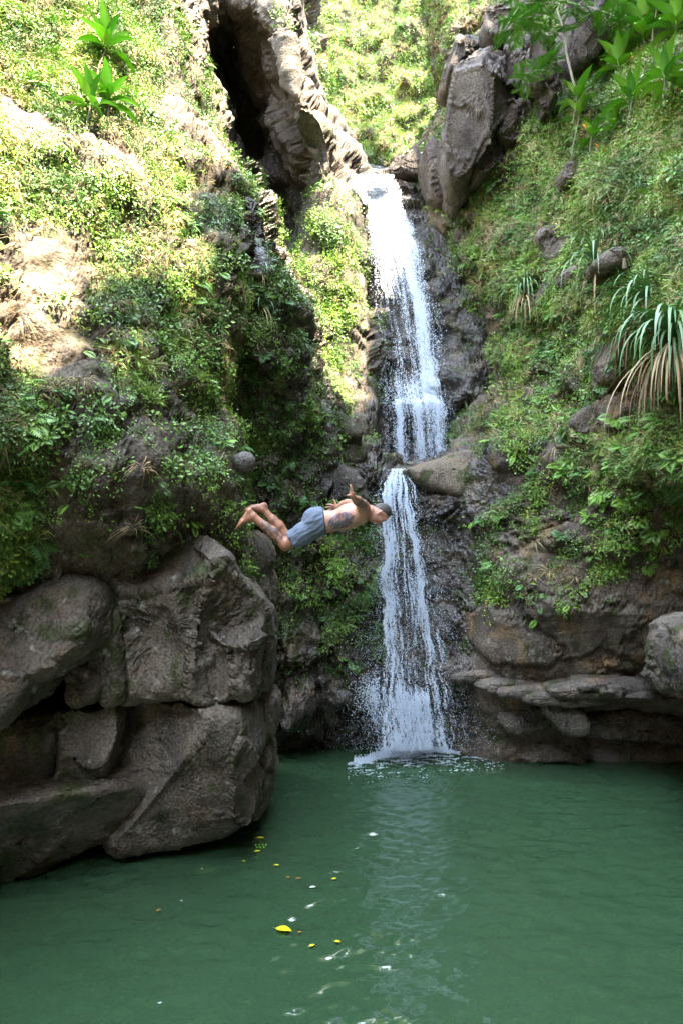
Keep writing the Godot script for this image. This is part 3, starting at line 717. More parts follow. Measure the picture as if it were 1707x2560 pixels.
	boulder("boulder", "long undercut ledge stone above the flat tan block", [[1445, 1800], [1520, 1772], [1620, 1780], [1720, 1800], [1760, 1840], [1640, 1842], [1540, 1822], [1470, 1828]], 10.0, .3, .8, shore)
	boulder("boulder", "cracked brown stone on the shelf over the pool", [[1640, 1690], [1665, 1678], [1690, 1690], [1688, 1718], [1650, 1724]], 8.3, .16, .4, over(shore, {"mat": M.rock, "na": 80, "nr": 40}))
	boulder("boulder", "moss-speckled round boulder at the edge of the right shore", [[1665, 1650], [1690, 1590], [1740, 1555], [1830, 1560], [1860, 1650], [1820, 1740], [1720, 1735], [1680, 1710]], 6.9, .45, .8, over(shore, {"mat": M.rock, "moss": -.12}))
	for k in 9:   # thin broken strata of the shelf
		var x0: float = [1180, 1225, 1285, 1340, 1400, 1465, 1530, 1590, 1650][k]
		var y0: float = [1668, 1690, 1712, 1728, 1742, 1722, 1712, 1722, 1736][k]
		var dd: float = [10.05, 9.75, 9.5, 9.3, 9.2, 9.05, 8.95, 8.85, 8.75][k]
		boulder("shelf_slab", "thin broken slab of the rock shelf over the pool", [[x0 - 95, y0 + 2], [x0 - 40, y0 - 11], [x0 + 45, y0 - 9], [x0 + 105, y0 + 3], [x0 + 50, y0 + 9], [x0 - 45, y0 + 10]], dd + .12, .16, .5, over(shore, {"na": 110, "nr": 40, "low": .05, "mat": M.rock, "category": "rock slab", "group": "slabs of the rock shelf", "square": .4, "warmth": .6}))

# ---------------------------------------------------------------- depth of the rock seen at a pixel, for placing things on it
var near_d := PackedFloat32Array()
var near_n := PackedVector3Array()
const GW := 300
const GH := 360

func pixel_of(p: Vector3) -> Vector2:
	var v := (p - EYE).rotated(Vector3.RIGHT, -PITCH)
	if v.z > -0.2: return Vector2(-99999, 0)
	return Vector2(853.5 + FOCAL * v.x / -v.z, 1280.0 - FOCAL * v.y / -v.z)

func map_rocks():
	near_d.resize(GW * GH)
	near_d.fill(99.0)
	near_n.resize(GW * GH)
	for key in sheets:
		var s: Dictionary = sheets[key]
		var pos: PackedVector3Array = s.pos
		var nor: PackedVector3Array = s.nor
		for k in pos.size():
			var q := pixel_of(pos[k])
			var gx := int((q.x + 300.0) / 8.0)
			var gy := int((q.y + 300.0) / 8.0)
			if gx < 0 or gy < 0 or gx >= GW or gy >= GH: continue
			var g := gy * GW + gx
			if -pos[k].z < near_d[g]:
				near_d[g] = -pos[k].z
				near_n[g] = nor[k]

func rock_depth(px: float, py: float, otherwise: float) -> float:
	var g := clampi(int((py + 300.0) / 8.0), 0, GH - 1) * GW + clampi(int((px + 300.0) / 8.0), 0, GW - 1)
	return near_d[g] if near_d[g] < 90.0 else otherwise

func rock_front(px: float, py: float, otherwise: float) -> float:
	var d := otherwise
	for i in 9: d = minf(d, rock_depth(px + (i % 3 - 1) * 8.0, py + (i / 3 - 1) * 8.0, otherwise))
	return d

func rock_normal(px: float, py: float) -> Vector3:
	return near_n[clampi(int((py + 300.0) / 8.0), 0, GH - 1) * GW + clampi(int((px + 300.0) / 8.0), 0, GW - 1)]

# ---------------------------------------------------------------- triangle soup for leaves, drops and twigs
class Soup:
	var v := PackedVector3Array()
	var n := PackedVector3Array()
	var c := PackedColorArray()
	var idx := PackedInt32Array()
	func vert(p: Vector3, nn: Vector3, col: Color) -> int:
		v.append(p); n.append(nn); c.append(col)
		return v.size() - 1
	func tri(a: int, b: int, d: int):
		idx.append(a); idx.append(b); idx.append(d)
	# a leaf that leaves base along dir, droops by its length, folded along its midrib
	func leaf(base: Vector3, dir: Vector3, side: Vector3, length: float, width: float, droop: float, segs: int, col: Color, peak := 0.8, fold := 0.25):
		var prev := base
		var first := v.size()
		for k in segs + 1:
			var t := k / float(segs)
			var p := base + dir * length * t + Vector3.DOWN * droop * length * t * t
			var tan_ := (dir + Vector3.DOWN * droop * 2.0 * t).normalized()
			var nn := side.cross(tan_).normalized()
			if nn.y < 0.0: nn = -nn
			var w := width * 0.5 * sin(PI * pow(clampf(t, 0.0, 1.0), peak)) + width * 0.04 * (1.0 - t)
			var up := nn * w * fold
			vert(p - side * w + up, (nn + side * fold).normalized(), col)
			vert(p, nn, col * 1.06)
			vert(p + side * w + up, (nn - side * fold).normalized(), col)
			prev = p
		for k in segs:
			var a := first + k * 3
			tri(a, a + 3, a + 1); tri(a + 1, a + 3, a + 4)
			tri(a + 1, a + 4, a + 2); tri(a + 2, a + 4, a + 5)
	func tube(pts: Array, radii: Array, col: Color, sides := 6):
		var first := v.size()
		for k in pts.size():
			var t: Vector3 = (pts[mini(k + 1, pts.size() - 1)] - pts[maxi(k - 1, 0)]).normalized()
			var a := t.cross(Vector3(0.31, 0.2, 0.93)).normalized()
			var b := t.cross(a)
			for s in sides:
				var an := TAU * s / sides
				var d := a * cos(an) + b * sin(an)
				vert(pts[k] + d * radii[k], d, col)
		for k in pts.size() - 1:
			for s in sides:
				var a := first + k * sides + s
				var b := first + k * sides + (s + 1) % sides
				tri(a, b, a + sides); tri(b, b + sides, a + sides)

func soup_mesh(s: Soup) -> ArrayMesh:
	for k in range(0, s.idx.size(), 3):   # front faces towards their normals
		var a := s.idx[k]
		var b := s.idx[k + 1]
		var d := s.idx[k + 2]
		if (s.v[d] - s.v[a]).cross(s.v[b] - s.v[a]).dot(s.n[a] + s.n[b] + s.n[d]) < 0.0:
			s.idx[k + 1] = d
			s.idx[k + 2] = b
	return mesh_of(s.v, s.n, s.idx, s.c)

func drop_mesh(sides: int, wobble: float) -> ArrayMesh:
	# a stretched drop, pointed at the top, fuller below
	var s := Soup.new()
	var rings := [[0.5, 0.0], [0.2, 0.6], [-0.15, 1.0], [-0.38, 0.75], [-0.5, 0.0]]
	for r in rings:
		for k in sides:
			var an := TAU * k / sides
			var w: float = r[1] * (1.0 + wobble * sin(an * 2.0 + r[0] * 5.0))
			s.vert(Vector3(cos(an) * w, r[0], sin(an) * w), Vector3(cos(an), r[0] * 1.2, sin(an)).normalized(), Color.WHITE)
	for j in rings.size() - 1:
		for k in sides:
			var a: int = j * sides + k
			var b: int = j * sides + (k + 1) % sides
			s.tri(a, b, a + sides); s.tri(b, b + sides, a + sides)
	return soup_mesh(s)

func along(table: Array, y: float) -> Array:
	for k in table.size() - 1:
		if y <= table[k + 1][0]:
			var f: float = clampf((y - table[k][0]) / (table[k + 1][0] - table[k][0]), 0.0, 1.0)
			var out := []
			for i in table[k].size(): out.append(lerpf(table[k][i], table[k + 1][i], f))
			return out
	return table[-1]

func bell(x: float, w: float) -> float:
	return exp(-x * x / (w * w))

func drop_basis(down: Vector3, length: float, radius: float) -> Basis:
	var y := -down.normalized()
	var x := y.cross(Vector3(0.2, 0.1, 0.97)).normalized()
	x = x.rotated(y, rng.randf() * TAU)
	return Basis(x * radius, y * length, x.cross(y) * radius)

func build_waterfall():
	map_rocks()
	var fall := Node3D.new()
	fall.name = "waterfall"
	add_child(fall)
	tag(fall, "white two-step waterfall dropping into the green pool", "", "", "structure")
	var drop := drop_mesh(5, 0.25)
	var f1 := FastNoiseLite.new()
	noise(f1, 61, 1.0, 3)
	# rows: photograph y, left x, right x, distance of the water
	var upper := [[436, 893, 985, 13.75], [470, 900, 988, 13.55], [520, 922, 992, 13.3], [600, 934, 1030, 13.0], [700, 946, 1062, 12.75], [800, 958, 1084, 12.5], [900, 968, 1102, 12.3], [985, 974, 1112, 12.1], [1010, 978, 1116, 11.95], [1100, 985, 1120, 11.9], [1170, 990, 1122, 11.9]]
	var lower := [[1172, 972, 1022, 10.85], [1200, 962, 1030, 10.65], [1250, 946, 1042, 10.5], [1350, 944, 1072, 10.35], [1500, 948, 1098, 10.25], [1650, 950, 1118, 10.15], [1720, 938, 1130, 10.1], [1800, 942, 1146, 10.05], [1875, 945, 1165, 10.0]]
	for part in 2:
		var table: Array = upper if part == 0 else lower
		var where := []
		var y0: float = table[0][0]
		var y1: float = table[-1][0]
		var tries := 420000 if part == 0 else 260000
		for k in tries:
			var py := rng.randf_range(y0, y1)
			var s := rng.randf_range(-0.25, 1.25)
			var e := along(table, py)
			var px: float = lerpf(e[1], e[2], s) + f1.get_noise_2d(py * 0.012, part * 9.0 + signf(s - 0.5) * 4.0) * 16.0 * absf(s - 0.5) * 2.0
			var g := f1.get_noise_2d(s * 7.0, py * 0.0035 + part * 40.0)
			var h := f1.get_noise_2d(s * 17.0 + 30.0, py * 0.012 + part * 40.0)
			var dens := 0.0
			var edge := clampf(minf(s + 0.2, 1.2 - s) * 3.2, 0.0, 1.0)
			if part == 0:
				var top := 1.0 - smoothstep(560.0, 680.0, py)
				var body := 0.12 + 0.55 * bell(s - 0.74, 0.17) + 0.40 * bell(s - 0.2, 0.15) * (1.0 - smoothstep(640, 800, py))
				if py > 1000.0: body = 0.14 + 0.75 * bell(s - 0.14, 0.05) + 0.5 * bell(s - 0.5, 0.09) + 0.5 * bell(s - 0.82, 0.13)
				dens = lerpf(body, 0.85, top) + g * 0.36 + h * 0.2 - 0.06
				dens += 0.4 * bell(py - 990.0, 40.0) * bell(s - 0.4, 0.6)
			else:
				var body := 0.08 + 0.85 * bell(s - 0.2, 0.13) + 0.7 * bell(s - 0.72, 0.12) + 0.25 * bell(s - 0.47, 0.1)
				var head := 1.0 - smoothstep(1190.0, 1300.0, py)
				var foot := smoothstep(1690.0, 1760.0, py)
				body = lerpf(body, 0.8 * bell(s - 0.45, 0.5), head)
				body = lerpf(body * (1.0 - 0.35 * smoothstep(1450, 1650, py)), 1.05 * bell(s - 0.4, 0.46), foot)
				dens = body + g * 0.5 + h * 0.5 - 0.2
			dens *= edge
			if rng.randf() > dens * (0.5 if part == 0 else 0.7): continue
			var e2 := along(table, minf(py + 14.0, y1))
			var d: float = e[3]
			if part == 0 and py < 985.0: d = minf(d, (rock_front(px, py, 13.9) - 0.1) if py < 520.0 else (rock_depth(px, py, 13.5) - 0.05))
			var p := at(px, py, d - rng.randf() * (0.14 if part == 0 else 0.3))
			var down := at(lerpf(e2[1], e2[2], s), py + 14.0, e2[3]) - at(px, py, e[3])
			down = (down.normalized() + Vector3(rng.randfn(0, .12), rng.randfn(0, .05), rng.randfn(0, .12))).normalized()
			var stretch := rng.randf()
			var dense := clampf(dens, 0.0, 1.0)
			var rad := lerpf(0.0018, 0.0065, rng.randf() * rng.randf()) * lerpf(0.8, 1.4, dense)
			var leng := rad * 2.0 * lerpf(1.2, 9.0, stretch * stretch * dense + (0.25 if part == 0 else 0.1))
			where.append(Transform3D(drop_basis(down, leng, rad), p))
		many("upper_cascade" if part == 0 else "lower_cascade", drop, M.white_water, where, PackedColorArray(), fall)
		print("cascade ", part, " ", where.size())
	# loose drops thrown wide of the lower fall and the thin film beside the upper one
	var loose := []
	for k in 17000:
		var py := 1200.0 + 680.0 * pow(rng.randf(), 0.7)
		var e := along(lower, py)
		var s := rng.randfn(0.45, 0.5)
		var px := lerpf(e[1], e[2], s)
		var rad := rng.randf_range(0.0012, 0.0042)
		loose.append(Transform3D(drop_basis(Vector3(rng.randfn(0, .3), -1, rng.randfn(0, .3)), rad * rng.randf_range(2.0, 4.0), rad), at(px, py, e[3] + rng.randfn(-0.15, 0.2))))
	for k in 16000:   # fine mist along the upper fall
		var py := rng.randf_range(500.0, 1165.0)
		var e := along(upper, py)
		var rad := rng.randf_range(0.0012, 0.003)
		loose.append(Transform3D(drop_basis(Vector3(rng.randfn(0, .3), -1, rng.randfn(0, .3)), rad * rng.randf_range(2.0, 5.0), rad), at(lerpf(e[1], e[2], rng.randfn(0.55, 0.38)), py, e[3] - 0.1 + rng.randfn(0, 0.08))))
	for k in 1100:   # splash left of the foot, off the hidden step
		var py := 1738.0 + rng.randfn(0, 26.0)
		var rad := rng.randf_range(0.003, 0.008)
		loose.append(Transform3D(drop_basis(Vector3(rng.randfn(0, .5), -1, rng.randfn(0, .5)), rad * 2.4, rad), at(948.0 - absf(rng.randfn(0, 34)), py, 10.0 + rng.randfn(0, .15))))
	many("loose_drops", drop, M.white_water, loose, PackedColorArray(), fall)
	# boiling foam where the water lands
	var foam := []
	for k in 9000:
		var u := rng.randf()
		var px := lerpf(885.0, 1185.0, u)
		var shore := 1905.0 - 34.0 * u + 4.0 * sin(u * 17.0)
		var hgt := bell(u - 0.5, 0.33)
		var p := on_water(px, shore - absf(rng.randfn(0, 9.0)) * (0.4 + hgt) + rng.randfn(0, 3.0))
		p.y = absf(rng.randfn(0, 0.035)) * (0.15 + hgt)
		var r := rng.randf_range(0.004, 0.015) * (0.5 + hgt * 0.8)
		if p.y > 0.08: r *= 0.5
		foam.append(Transform3D(drop_basis(Vector3(rng.randfn(), rng.randfn(), rng.randfn()), r * 2.0, r), p))
	for k in 5000:   # scattered froth drifting out
		var u := rng.randf()
		var px := lerpf(870.0, 1260.0, u)
		var p := on_water(px, 1900.0 - 28.0 * u + absf(rng.randfn(0, 20.0)), 0.006)
		if f1.get_noise_2d(p.x * 3.0, p.z * 9.0) < 0.08: continue
		var r := rng.randf_range(0.004, 0.012)
		foam.append(Transform3D(Basis(Vector3(r * 1.6, 0, 0), Vector3(0, r * 0.6, 0), Vector3(0, 0, r * 1.2)), p))
	many("foam", drop, M.white_water, foam, PackedColorArray(), fall)

# ---------------------------------------------------------------- the diver: distance fields meshed as surface nets
class Field:
	var o := Vector3.ZERO
	var cell := 0.01
	var nx := 0
	var ny := 0
	var nz := 0
	var f := PackedFloat32Array()
	func start(lo: Vector3, hi: Vector3, c: float):
		o = lo
		cell = c
		nx = int((hi.x - lo.x) / c) + 2
		ny = int((hi.y - lo.y) / c) + 2
		nz = int((hi.z - lo.z) / c) + 2
		f.resize(nx * ny * nz)
		f.fill(1.0)
	func _range(lo: Vector3, hi: Vector3) -> Array:
		return [clampi(int((lo.x - o.x) / cell), 0, nx - 1), clampi(int((hi.x - o.x) / cell) + 1, 0, nx - 1), clampi(int((lo.y - o.y) / cell), 0, ny - 1), clampi(int((hi.y - o.y) / cell) + 1, 0, ny - 1), clampi(int((lo.z - o.z) / cell), 0, nz - 1), clampi(int((hi.z - o.z) / cell) + 1, 0, nz - 1)]
	func bone(a: Vector3, b: Vector3, ra: float, rb: float, k := 0.03):
		var m := maxf(ra, rb) + k + cell * 3.0
		var r := _range(a.min(b) - Vector3.ONE * m, a.max(b) + Vector3.ONE * m)
		var ab := b - a
		var l2 := maxf(ab.length_squared(), 1e-8)
		for z in range(r[4], r[5] + 1):
			for y in range(r[2], r[3] + 1):
				var i: int = (z * ny + y) * nx + r[0]
				for x in range(r[0], r[1] + 1):
					var p := o + Vector3(x, y, z) * cell - a
					var t := clampf(p.dot(ab) / l2, 0.0, 1.0)
					var d := (p - ab * t).length() - lerpf(ra, rb, t)
					var g := f[i]
					var h := maxf(k - absf(g - d), 0.0) / k
					f[i] = minf(g, d) - h * h * k * 0.25
					i += 1
	func ball(c: Vector3, radii: Vector3, k := 0.02, sign_ := 1.0):
		var m := radii + Vector3.ONE * (k + cell * 3.0)
		var r := _range(c - m, c + m)
		var small := minf(radii.x, minf(radii.y, radii.z))
		for z in range(r[4], r[5] + 1):
			for y in range(r[2], r[3] + 1):
				var i: int = (z * ny + y) * nx + r[0]
				for x in range(r[0], r[1] + 1):
					var q := (o + Vector3(x, y, z) * cell - c) / radii
					var l := q.length()
					var d := (l - 1.0) * small if l > 0.01 else -small
					var g := f[i]
					if sign_ > 0.0:
						var h := maxf(k - absf(g - d), 0.0) / k
						f[i] = minf(g, d) - h * h * k * 0.25
					else:
						var h := maxf(k - absf(g + d), 0.0) / k
						f[i] = maxf(g, -d) + h * h * k * 0.25
					i += 1
	func clip(p0: Vector3, n: Vector3):   # keeps the side that n points to
		var i := 0
		for z in nz:
			for y in ny:
				for x in nx:
					f[i] = maxf(f[i], -(o + Vector3(x, y, z) * cell - p0).dot(n))
					i += 1
	func net(v: PackedVector3Array, n: PackedVector3Array, idx: PackedInt32Array):
		var ids := {}
		var sx := 1
		var sy := nx
		var sz := nx * ny
		var corner := [0, sx, sy, sx + sy, sz, sz + sx, sz + sy, sz + sx + sy]
		var off := [Vector3(0, 0, 0), Vector3(1, 0, 0), Vector3(0, 1, 0), Vector3(1, 1, 0), Vector3(0, 0, 1), Vector3(1, 0, 1), Vector3(0, 1, 1), Vector3(1, 1, 1)]
		var edges := [[0, 1], [2, 3], [4, 5], [6, 7], [0, 2], [1, 3], [4, 6], [5, 7], [0, 4], [1, 5], [2, 6], [3, 7]]
		var lim := cell * 2.5
		for z in nz - 1:
			for y in ny - 1:
				var i := (z * ny + y) * nx
				for x in nx - 1:
					var g := f[i]
					if absf(g) < lim:
						var mask := 0
						for c in 8:
							if f[i + corner[c]] < 0.0: mask |= 1 << c
						if mask != 0 and mask != 255:
							var sum := Vector3.ZERO
							var cnt := 0
							for e in edges:
								var fa := f[i + corner[e[0]]]
								var fb := f[i + corner[e[1]]]
								if (fa < 0.0) != (fb < 0.0):
									sum += off[e[0]].lerp(off[e[1]], fa / (fa - fb))
									cnt += 1
							var gr := Vector3(f[i + sx] - f[i] + f[i + corner[7]] - f[i + corner[6]], f[i + sy] - f[i] + f[i + corner[7]] - f[i + corner[5]], f[i + sz] - f[i] + f[i + corner[7]] - f[i + corner[3]])
							ids[i] = v.size()
							v.append(o + (Vector3(x, y, z) + sum / cnt) * cell)
							n.append(gr.normalized())
					i += 1
		var back := [[sx, sy, sz], [sy, sz, sx], [sz, sx, sy]]
		for i in ids:
			for b in back:
				# the grid edge that starts at this cell's first corner and runs along b[0] is shared by four cells
				if (f[i] < 0.0) == (f[i + b[0]] < 0.0): continue
				var q := [i, i - b[1], i - b[1] - b[2], i - b[2]]
				if not (ids.has(q[1]) and ids.has(q[2]) and ids.has(q[3])): continue
				var a: int = ids[q[0]]
				var c: int = ids[q[1]]
				var d: int = ids[q[2]]
				var e: int = ids[q[3]]
				var face := (v[d] - v[a]).cross(v[c] - v[a])
				if face.dot(n[a] + n[d]) < 0.0:
					idx.append_array(PackedInt32Array([a, e, d, a, d, c]))
				else:
					idx.append_array(PackedInt32Array([a, c, d, a, d, e]))

const DIVER_D := 6.8

func jt(px: float, py: float, near := 0.0) -> Vector3:
	return at(px, py, DIVER_D - near)

func hand(palm_from: Vector3, palm_to: Vector3, tips: Array, thumb: Vector3, across: Vector3, v: PackedVector3Array, n: PackedVector3Array, idx: PackedInt32Array, curl: Vector3):
	var fl := Field.new()
	var mid := (palm_from + palm_to) * 0.5
	fl.start(mid - Vector3.ONE * 0.17, mid + Vector3.ONE * 0.17, 0.0045)
	fl.bone(palm_from, palm_from.lerp(palm_to, 0.3), 0.027, 0.026, 0.012)
	for k in 4:
		var s := (k - 1.5) * 0.021
		var root := palm_to + across * s
		fl.bone(palm_from + across * s * 0.6, root, 0.017, 0.0125, 0.012)
		var l: float = [0.068, 0.08, 0.076, 0.06][k]
		var dir: Vector3 = tips[k]
		var k1 := root + dir * l * 0.5
		var k2 := k1 + (dir + curl * 0.35).normalized() * l * 0.3
		fl.bone(root, k1, 0.0105, 0.0095, 0.004)
		fl.bone(k1, k2, 0.0095, 0.0085, 0.003)
		fl.bone(k2, k2 + (dir + curl * 0.7).normalized() * l * 0.25, 0.0085, 0.007, 0.003)
	var tr := palm_from.lerp(palm_to, 0.3) - across * 0.03
	fl.bone(tr, tr + thumb * 0.035, 0.015, 0.012, 0.008)
	fl.bone(tr + thumb * 0.035, tr + (thumb + curl * 0.2).normalized() * 0.068, 0.0115, 0.008, 0.003)
	fl.net(v, n, idx)

func build_person():
	var root := jt(853, 1302)
	var who := thing("person", root, "shirtless man in grey shorts diving headfirst in front of the waterfall, arms swept back", "person")
	var v := PackedVector3Array()
	var n := PackedVector3Array()
	var idx := PackedInt32Array()
	var b := Field.new()
	b.start(Vector3(jt(585, 0).x - .05, jt(0, 1385).y - .03, -7.5), Vector3(jt(930, 0).x + .03, jt(0, 1225).y + .05, -5.95), 0.0105)
	for s in [-1.0, 1.0]:
		# trunk: two columns side by side, waist narrower than chest, shoulder blades, buttocks
		b.bone(jt(792, 1304, s * .085), jt(812, 1305, s * .08), .112, .108, .03)
		b.bone(jt(812, 1305, s * .08), jt(836, 1303, s * .07), .105, .096, .03)
		b.bone(jt(836, 1302, s * .07), jt(868, 1293, s * .085), .098, .118, .03)
		b.bone(jt(868, 1292, s * .085), jt(897, 1284, s * .09), .118, .108, .03)
		b.bone(jt(888, 1296, s * .07), jt(903, 1290, s * .08), .075, .07, .03)
		b.bone(jt(903, 1274, s * .05), jt(908, 1270, s * .155), .062, .066, .035)
		b.bone(jt(868, 1277, s * .07), jt(893, 1268, s * .09), .06, .062, .03)
		b.bone(jt(905, 1274, s * .03), jt(926, 1276, s * .015), .055, .048, .03)
	b.bone(jt(905, 1279, 0), jt(938, 1284, 0), .066, .058, .03)
	# near arm: up, back and towards the camera
	b.bone(jt(908, 1268, .155), jt(905, 1262, .27), .062, .053, .02)
	b.bone(jt(905, 1262, .27), jt(899, 1256, .41), .052, .041, .02)
	b.bone(jt(899, 1256, .41), jt(894, 1252, .5), .043, .045, .02)
	b.bone(jt(894, 1252, .5), jt(884, 1245, .655), .043, .028, .02)
	# far arm: swept back behind the body
	b.bone(jt(900, 1266, -.155), jt(884, 1260, -.28), .06, .05, .02)
	b.bone(jt(884, 1260, -.28), jt(868, 1258, -.4), .05, .041, .02)
	b.bone(jt(868, 1258, -.4), jt(858, 1262, -.45), .043, .043, .02)
	b.bone(jt(858, 1262, -.45), jt(843, 1269, -.5), .041, .028, .02)
	# legs: [side, knee, calf, ankle, heel, ball, toes]
	for l in [[.1, [713, 1362], [684, 1334], [634, 1291], [624, 1278], [607, 1304], [595, 1317]], [-.12, [722, 1350], [698, 1318], [659, 1274], [661, 1264], [632, 1270], [617, 1273]]]:
		var z: float = l[0]
		var knee := jt(l[1][0], l[1][1], z)
		var calf := jt(l[2][0], l[2][1], z)
		var ankle := jt(l[3][0], l[3][1], z)
		var heel := jt(l[4][0], l[4][1], z)
		var ball := jt(l[5][0], l[5][1], z)
		var toes := jt(l[6][0], l[6][1], z)
		b.bone(jt(800, 1308, z * .9), knee.lerp(jt(800, 1308, z * .9), .35), .1, .075, .03)
		b.bone(knee.lerp(jt(800, 1308, z * .9), .35), knee, .075, .058, .03)
		b.bone(knee, calf, .056, .055, .02)
		b.bone(calf + Vector3(.004, .014, 0), calf.lerp(ankle, .4) + Vector3(0, .006, 0), .05, .045, .02)
		b.bone(calf, ankle, .05, .036, .02)
		b.bone(ankle, heel, .036, .03, .015)
		b.bone(heel, ball, .028, .03, .02)
		b.bone(ankle, ball, .034, .027, .02)
		for k in 5:
			var off := Vector3(0, 0, (k - 2) * .0165)
			var reach: Vector3 = (toes - ball) * [1.15, 1.2, 1.1, 1.0, .85][k]
			b.bone(ball + off * .8, ball + off + reach * .6, .02, .016, .012)
			b.bone(ball + off + reach * .6, ball + off + reach * 1.15, [.0165, .0145, .014, .0135, .013][k], .012, .004)
	b.net(v, n, idx)
	# head: crown to the right, face down
	var h := Field.new()
	var hc := jt(952, 1283)
	h.start(hc - Vector3(.19, .16, .13), hc + Vector3(.13, .14, .13), 0.005)
	h.ball(jt(954, 1280), Vector3(.094, .087, .076), .02)
	h.ball(jt(941, 1291), Vector3(.076, .066, .062), .03)
	h.ball(jt(927, 1296), Vector3(.03, .026, .034), .025)
	h.bone(jt(912, 1281), jt(942, 1285), .058, .056, .03)
	h.bone(jt(963, 1298, -.035), jt(963, 1298, .035), .017, .017, .02)
	h.bone(jt(957, 1302), jt(945, 1310), .009, .014, .012)
	h.ball(jt(944, 1308, .013), Vector3(.009, .009, .009), .008)
	h.ball(jt(944, 1308, -.013), Vector3(.009, .009, .009), .008)
	for s in [-1.0, 1.0]:
		h.ball(jt(956, 1303, s * .033), Vector3(.014, .014, .016), .012, -1.0)
		h.ball(jt(955, 1300, s * .031), Vector3(.012, .012, .012), .004)
		h.ball(jt(951, 1299, s * .047), Vector3(.02, .018, .014), .02)
		h.bone(jt(952, 1279, s * .076), jt(945, 1284, s * .073), .014, .011, .006)
		h.bone(jt(955, 1283, s * .082), jt(947, 1279, s * .082), .006, .006, .006)
	h.bone(jt(936.5, 1307, -.018), jt(936.5, 1307, .018), .0085, .0085, .008)
	h.bone(jt(933, 1306, -.016), jt(933, 1306, .016), .009, .009, .006)
	h.net(v, n, idx)
	# hands
	hand(jt(884, 1245, .655), jt(878, 1235, .69), [Vector3(-.2, .95, .2), Vector3(-.05, 1, .25), Vector3(.05, 1, .2), Vector3(.2, .95, .15)], Vector3(-.85, .1, .45).normalized(), Vector3(.35, .12, .93).normalized() * -1.0, v, n, idx, Vector3(-.5, 0, .3))
	hand(jt(843, 1269, -.5), jt(834, 1270, -.52), [Vector3(-.9, .25, .3).normalized(), Vector3(-.97, .05, .2).normalized(), Vector3(-.95, -.2, .1).normalized(), Vector3(-.85, -.45, 0).normalized()], Vector3(-.3, .95, .1).normalized(), Vector3(.1, -.85, -.5).normalized(), v, n, idx, Vector3(0, -.5, .2))
	# skin, tan and ink
	var ink := FastNoiseLite.new()
	noise(ink, 77, 14.0, 3)
	var ink2 := FastNoiseLite.new()
	noise(ink2, 78, 24.0, 2)
	var flank := jt(853, 1302, .17)
	var shin_a := jt(705, 1350, .1)
	var shin_b := jt(655, 1309, .1)
	var col := PackedColorArray()
	col.resize(v.size())
	for k in v.size():
		var p := v[k]
		var px := pixel_of(p)
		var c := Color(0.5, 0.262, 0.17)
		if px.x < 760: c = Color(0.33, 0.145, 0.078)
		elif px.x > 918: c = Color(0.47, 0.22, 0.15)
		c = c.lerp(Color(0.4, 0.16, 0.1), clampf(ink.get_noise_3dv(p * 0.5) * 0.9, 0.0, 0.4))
		var e := (p - flank) * Vector3(1 / .125, 1 / .078, 1 / .12)
		var skew := e.y - e.x * 0.35
		if e.x * e.x + skew * skew + ink.get_noise_3dv(p) * .25 < 1.0 and p.z > flank.z - 0.16:
			var w := ink2.get_noise_3dv(p)
			var u := ink.get_noise_3dv(p + Vector3(3, 0, 0))
			var tone := Color(0.05, 0.065, 0.1) if w > -0.02 else Color(0.3, 0.07, 0.06) if u > 0.1 else Color(0.33, 0.24, 0.17) if u > -0.12 else Color(0.12, 0.09, 0.16)
			if px.x > 862 and u > -.25 and w > -.2: tone = Color(0.035, 0.05, 0.085)
			c = c.lerp(tone, 0.85)
		var ab := shin_b - shin_a
		var t := clampf((p - shin_a).dot(ab) / ab.length_squared(), -0.2, 1.2)
		if t > 0.0 and t < 1.0 and (p - shin_a - ab * t).length() < 0.09 and p.z > shin_a.z - 0.05:
			if ink2.get_noise_3dv(p * 0.8) + ink.get_noise_3dv(p) * .6 > -0.22: c = c.lerp(Color(0.06, 0.045, 0.04), 0.8)
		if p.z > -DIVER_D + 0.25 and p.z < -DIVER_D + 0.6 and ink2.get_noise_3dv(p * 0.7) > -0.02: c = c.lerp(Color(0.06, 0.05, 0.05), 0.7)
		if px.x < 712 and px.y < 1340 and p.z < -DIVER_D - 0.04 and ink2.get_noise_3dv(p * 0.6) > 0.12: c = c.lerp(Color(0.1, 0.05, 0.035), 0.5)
		# lips, eyes, brows
		if (p - jt(935, 1307)).length() < 0.016: c = Color(0.36, 0.12, 0.1)
		for s in [-1.0, 1.0]:
			if (p - jt(955, 1302, s * .033)).length() < 0.011: c = Color(0.09, 0.06, 0.05)
			if absf((p - jt(962, 1301, s * .033)).z) < 0.02 and absf(px.x - 961.5) < 1.6 and px.y > 1296: c = Color(0.08, 0.05, 0.04)
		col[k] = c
	for k in v.size(): v[k] -= root
	var skin := StandardMaterial3D.new()
	skin.vertex_color_use_as_albedo = true
	skin.roughness = 0.48
	skin.subsurf_scatter_enabled = true
	skin.subsurf_scatter_strength = 0.12
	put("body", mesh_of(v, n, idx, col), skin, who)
	# hair
	var hv := PackedVector3Array()
	var hn := PackedVector3Array()
	var hi := PackedInt32Array()
	var hf := Field.new()
	hf.start(hc - Vector3(.14, .1, .12), hc + Vector3(.14, .14, .12), 0.005)
	hf.ball(jt(954.5, 1279.5), Vector3(.0958, .0888, .0776), .02)
	hf.ball(jt(937, 1277), Vector3(.045, .05, .06), .02)
	hf.clip(jt(952, 1277), Vector3(.6, .8, 0).normalized())
	for s in [-1.0, 1.0]: hf.ball(jt(948, 1284, s * .085), Vector3(.028, .024, .02), .008, -1.0)
	hf.net(hv, hn, hi)
	var hcol := PackedColorArray()
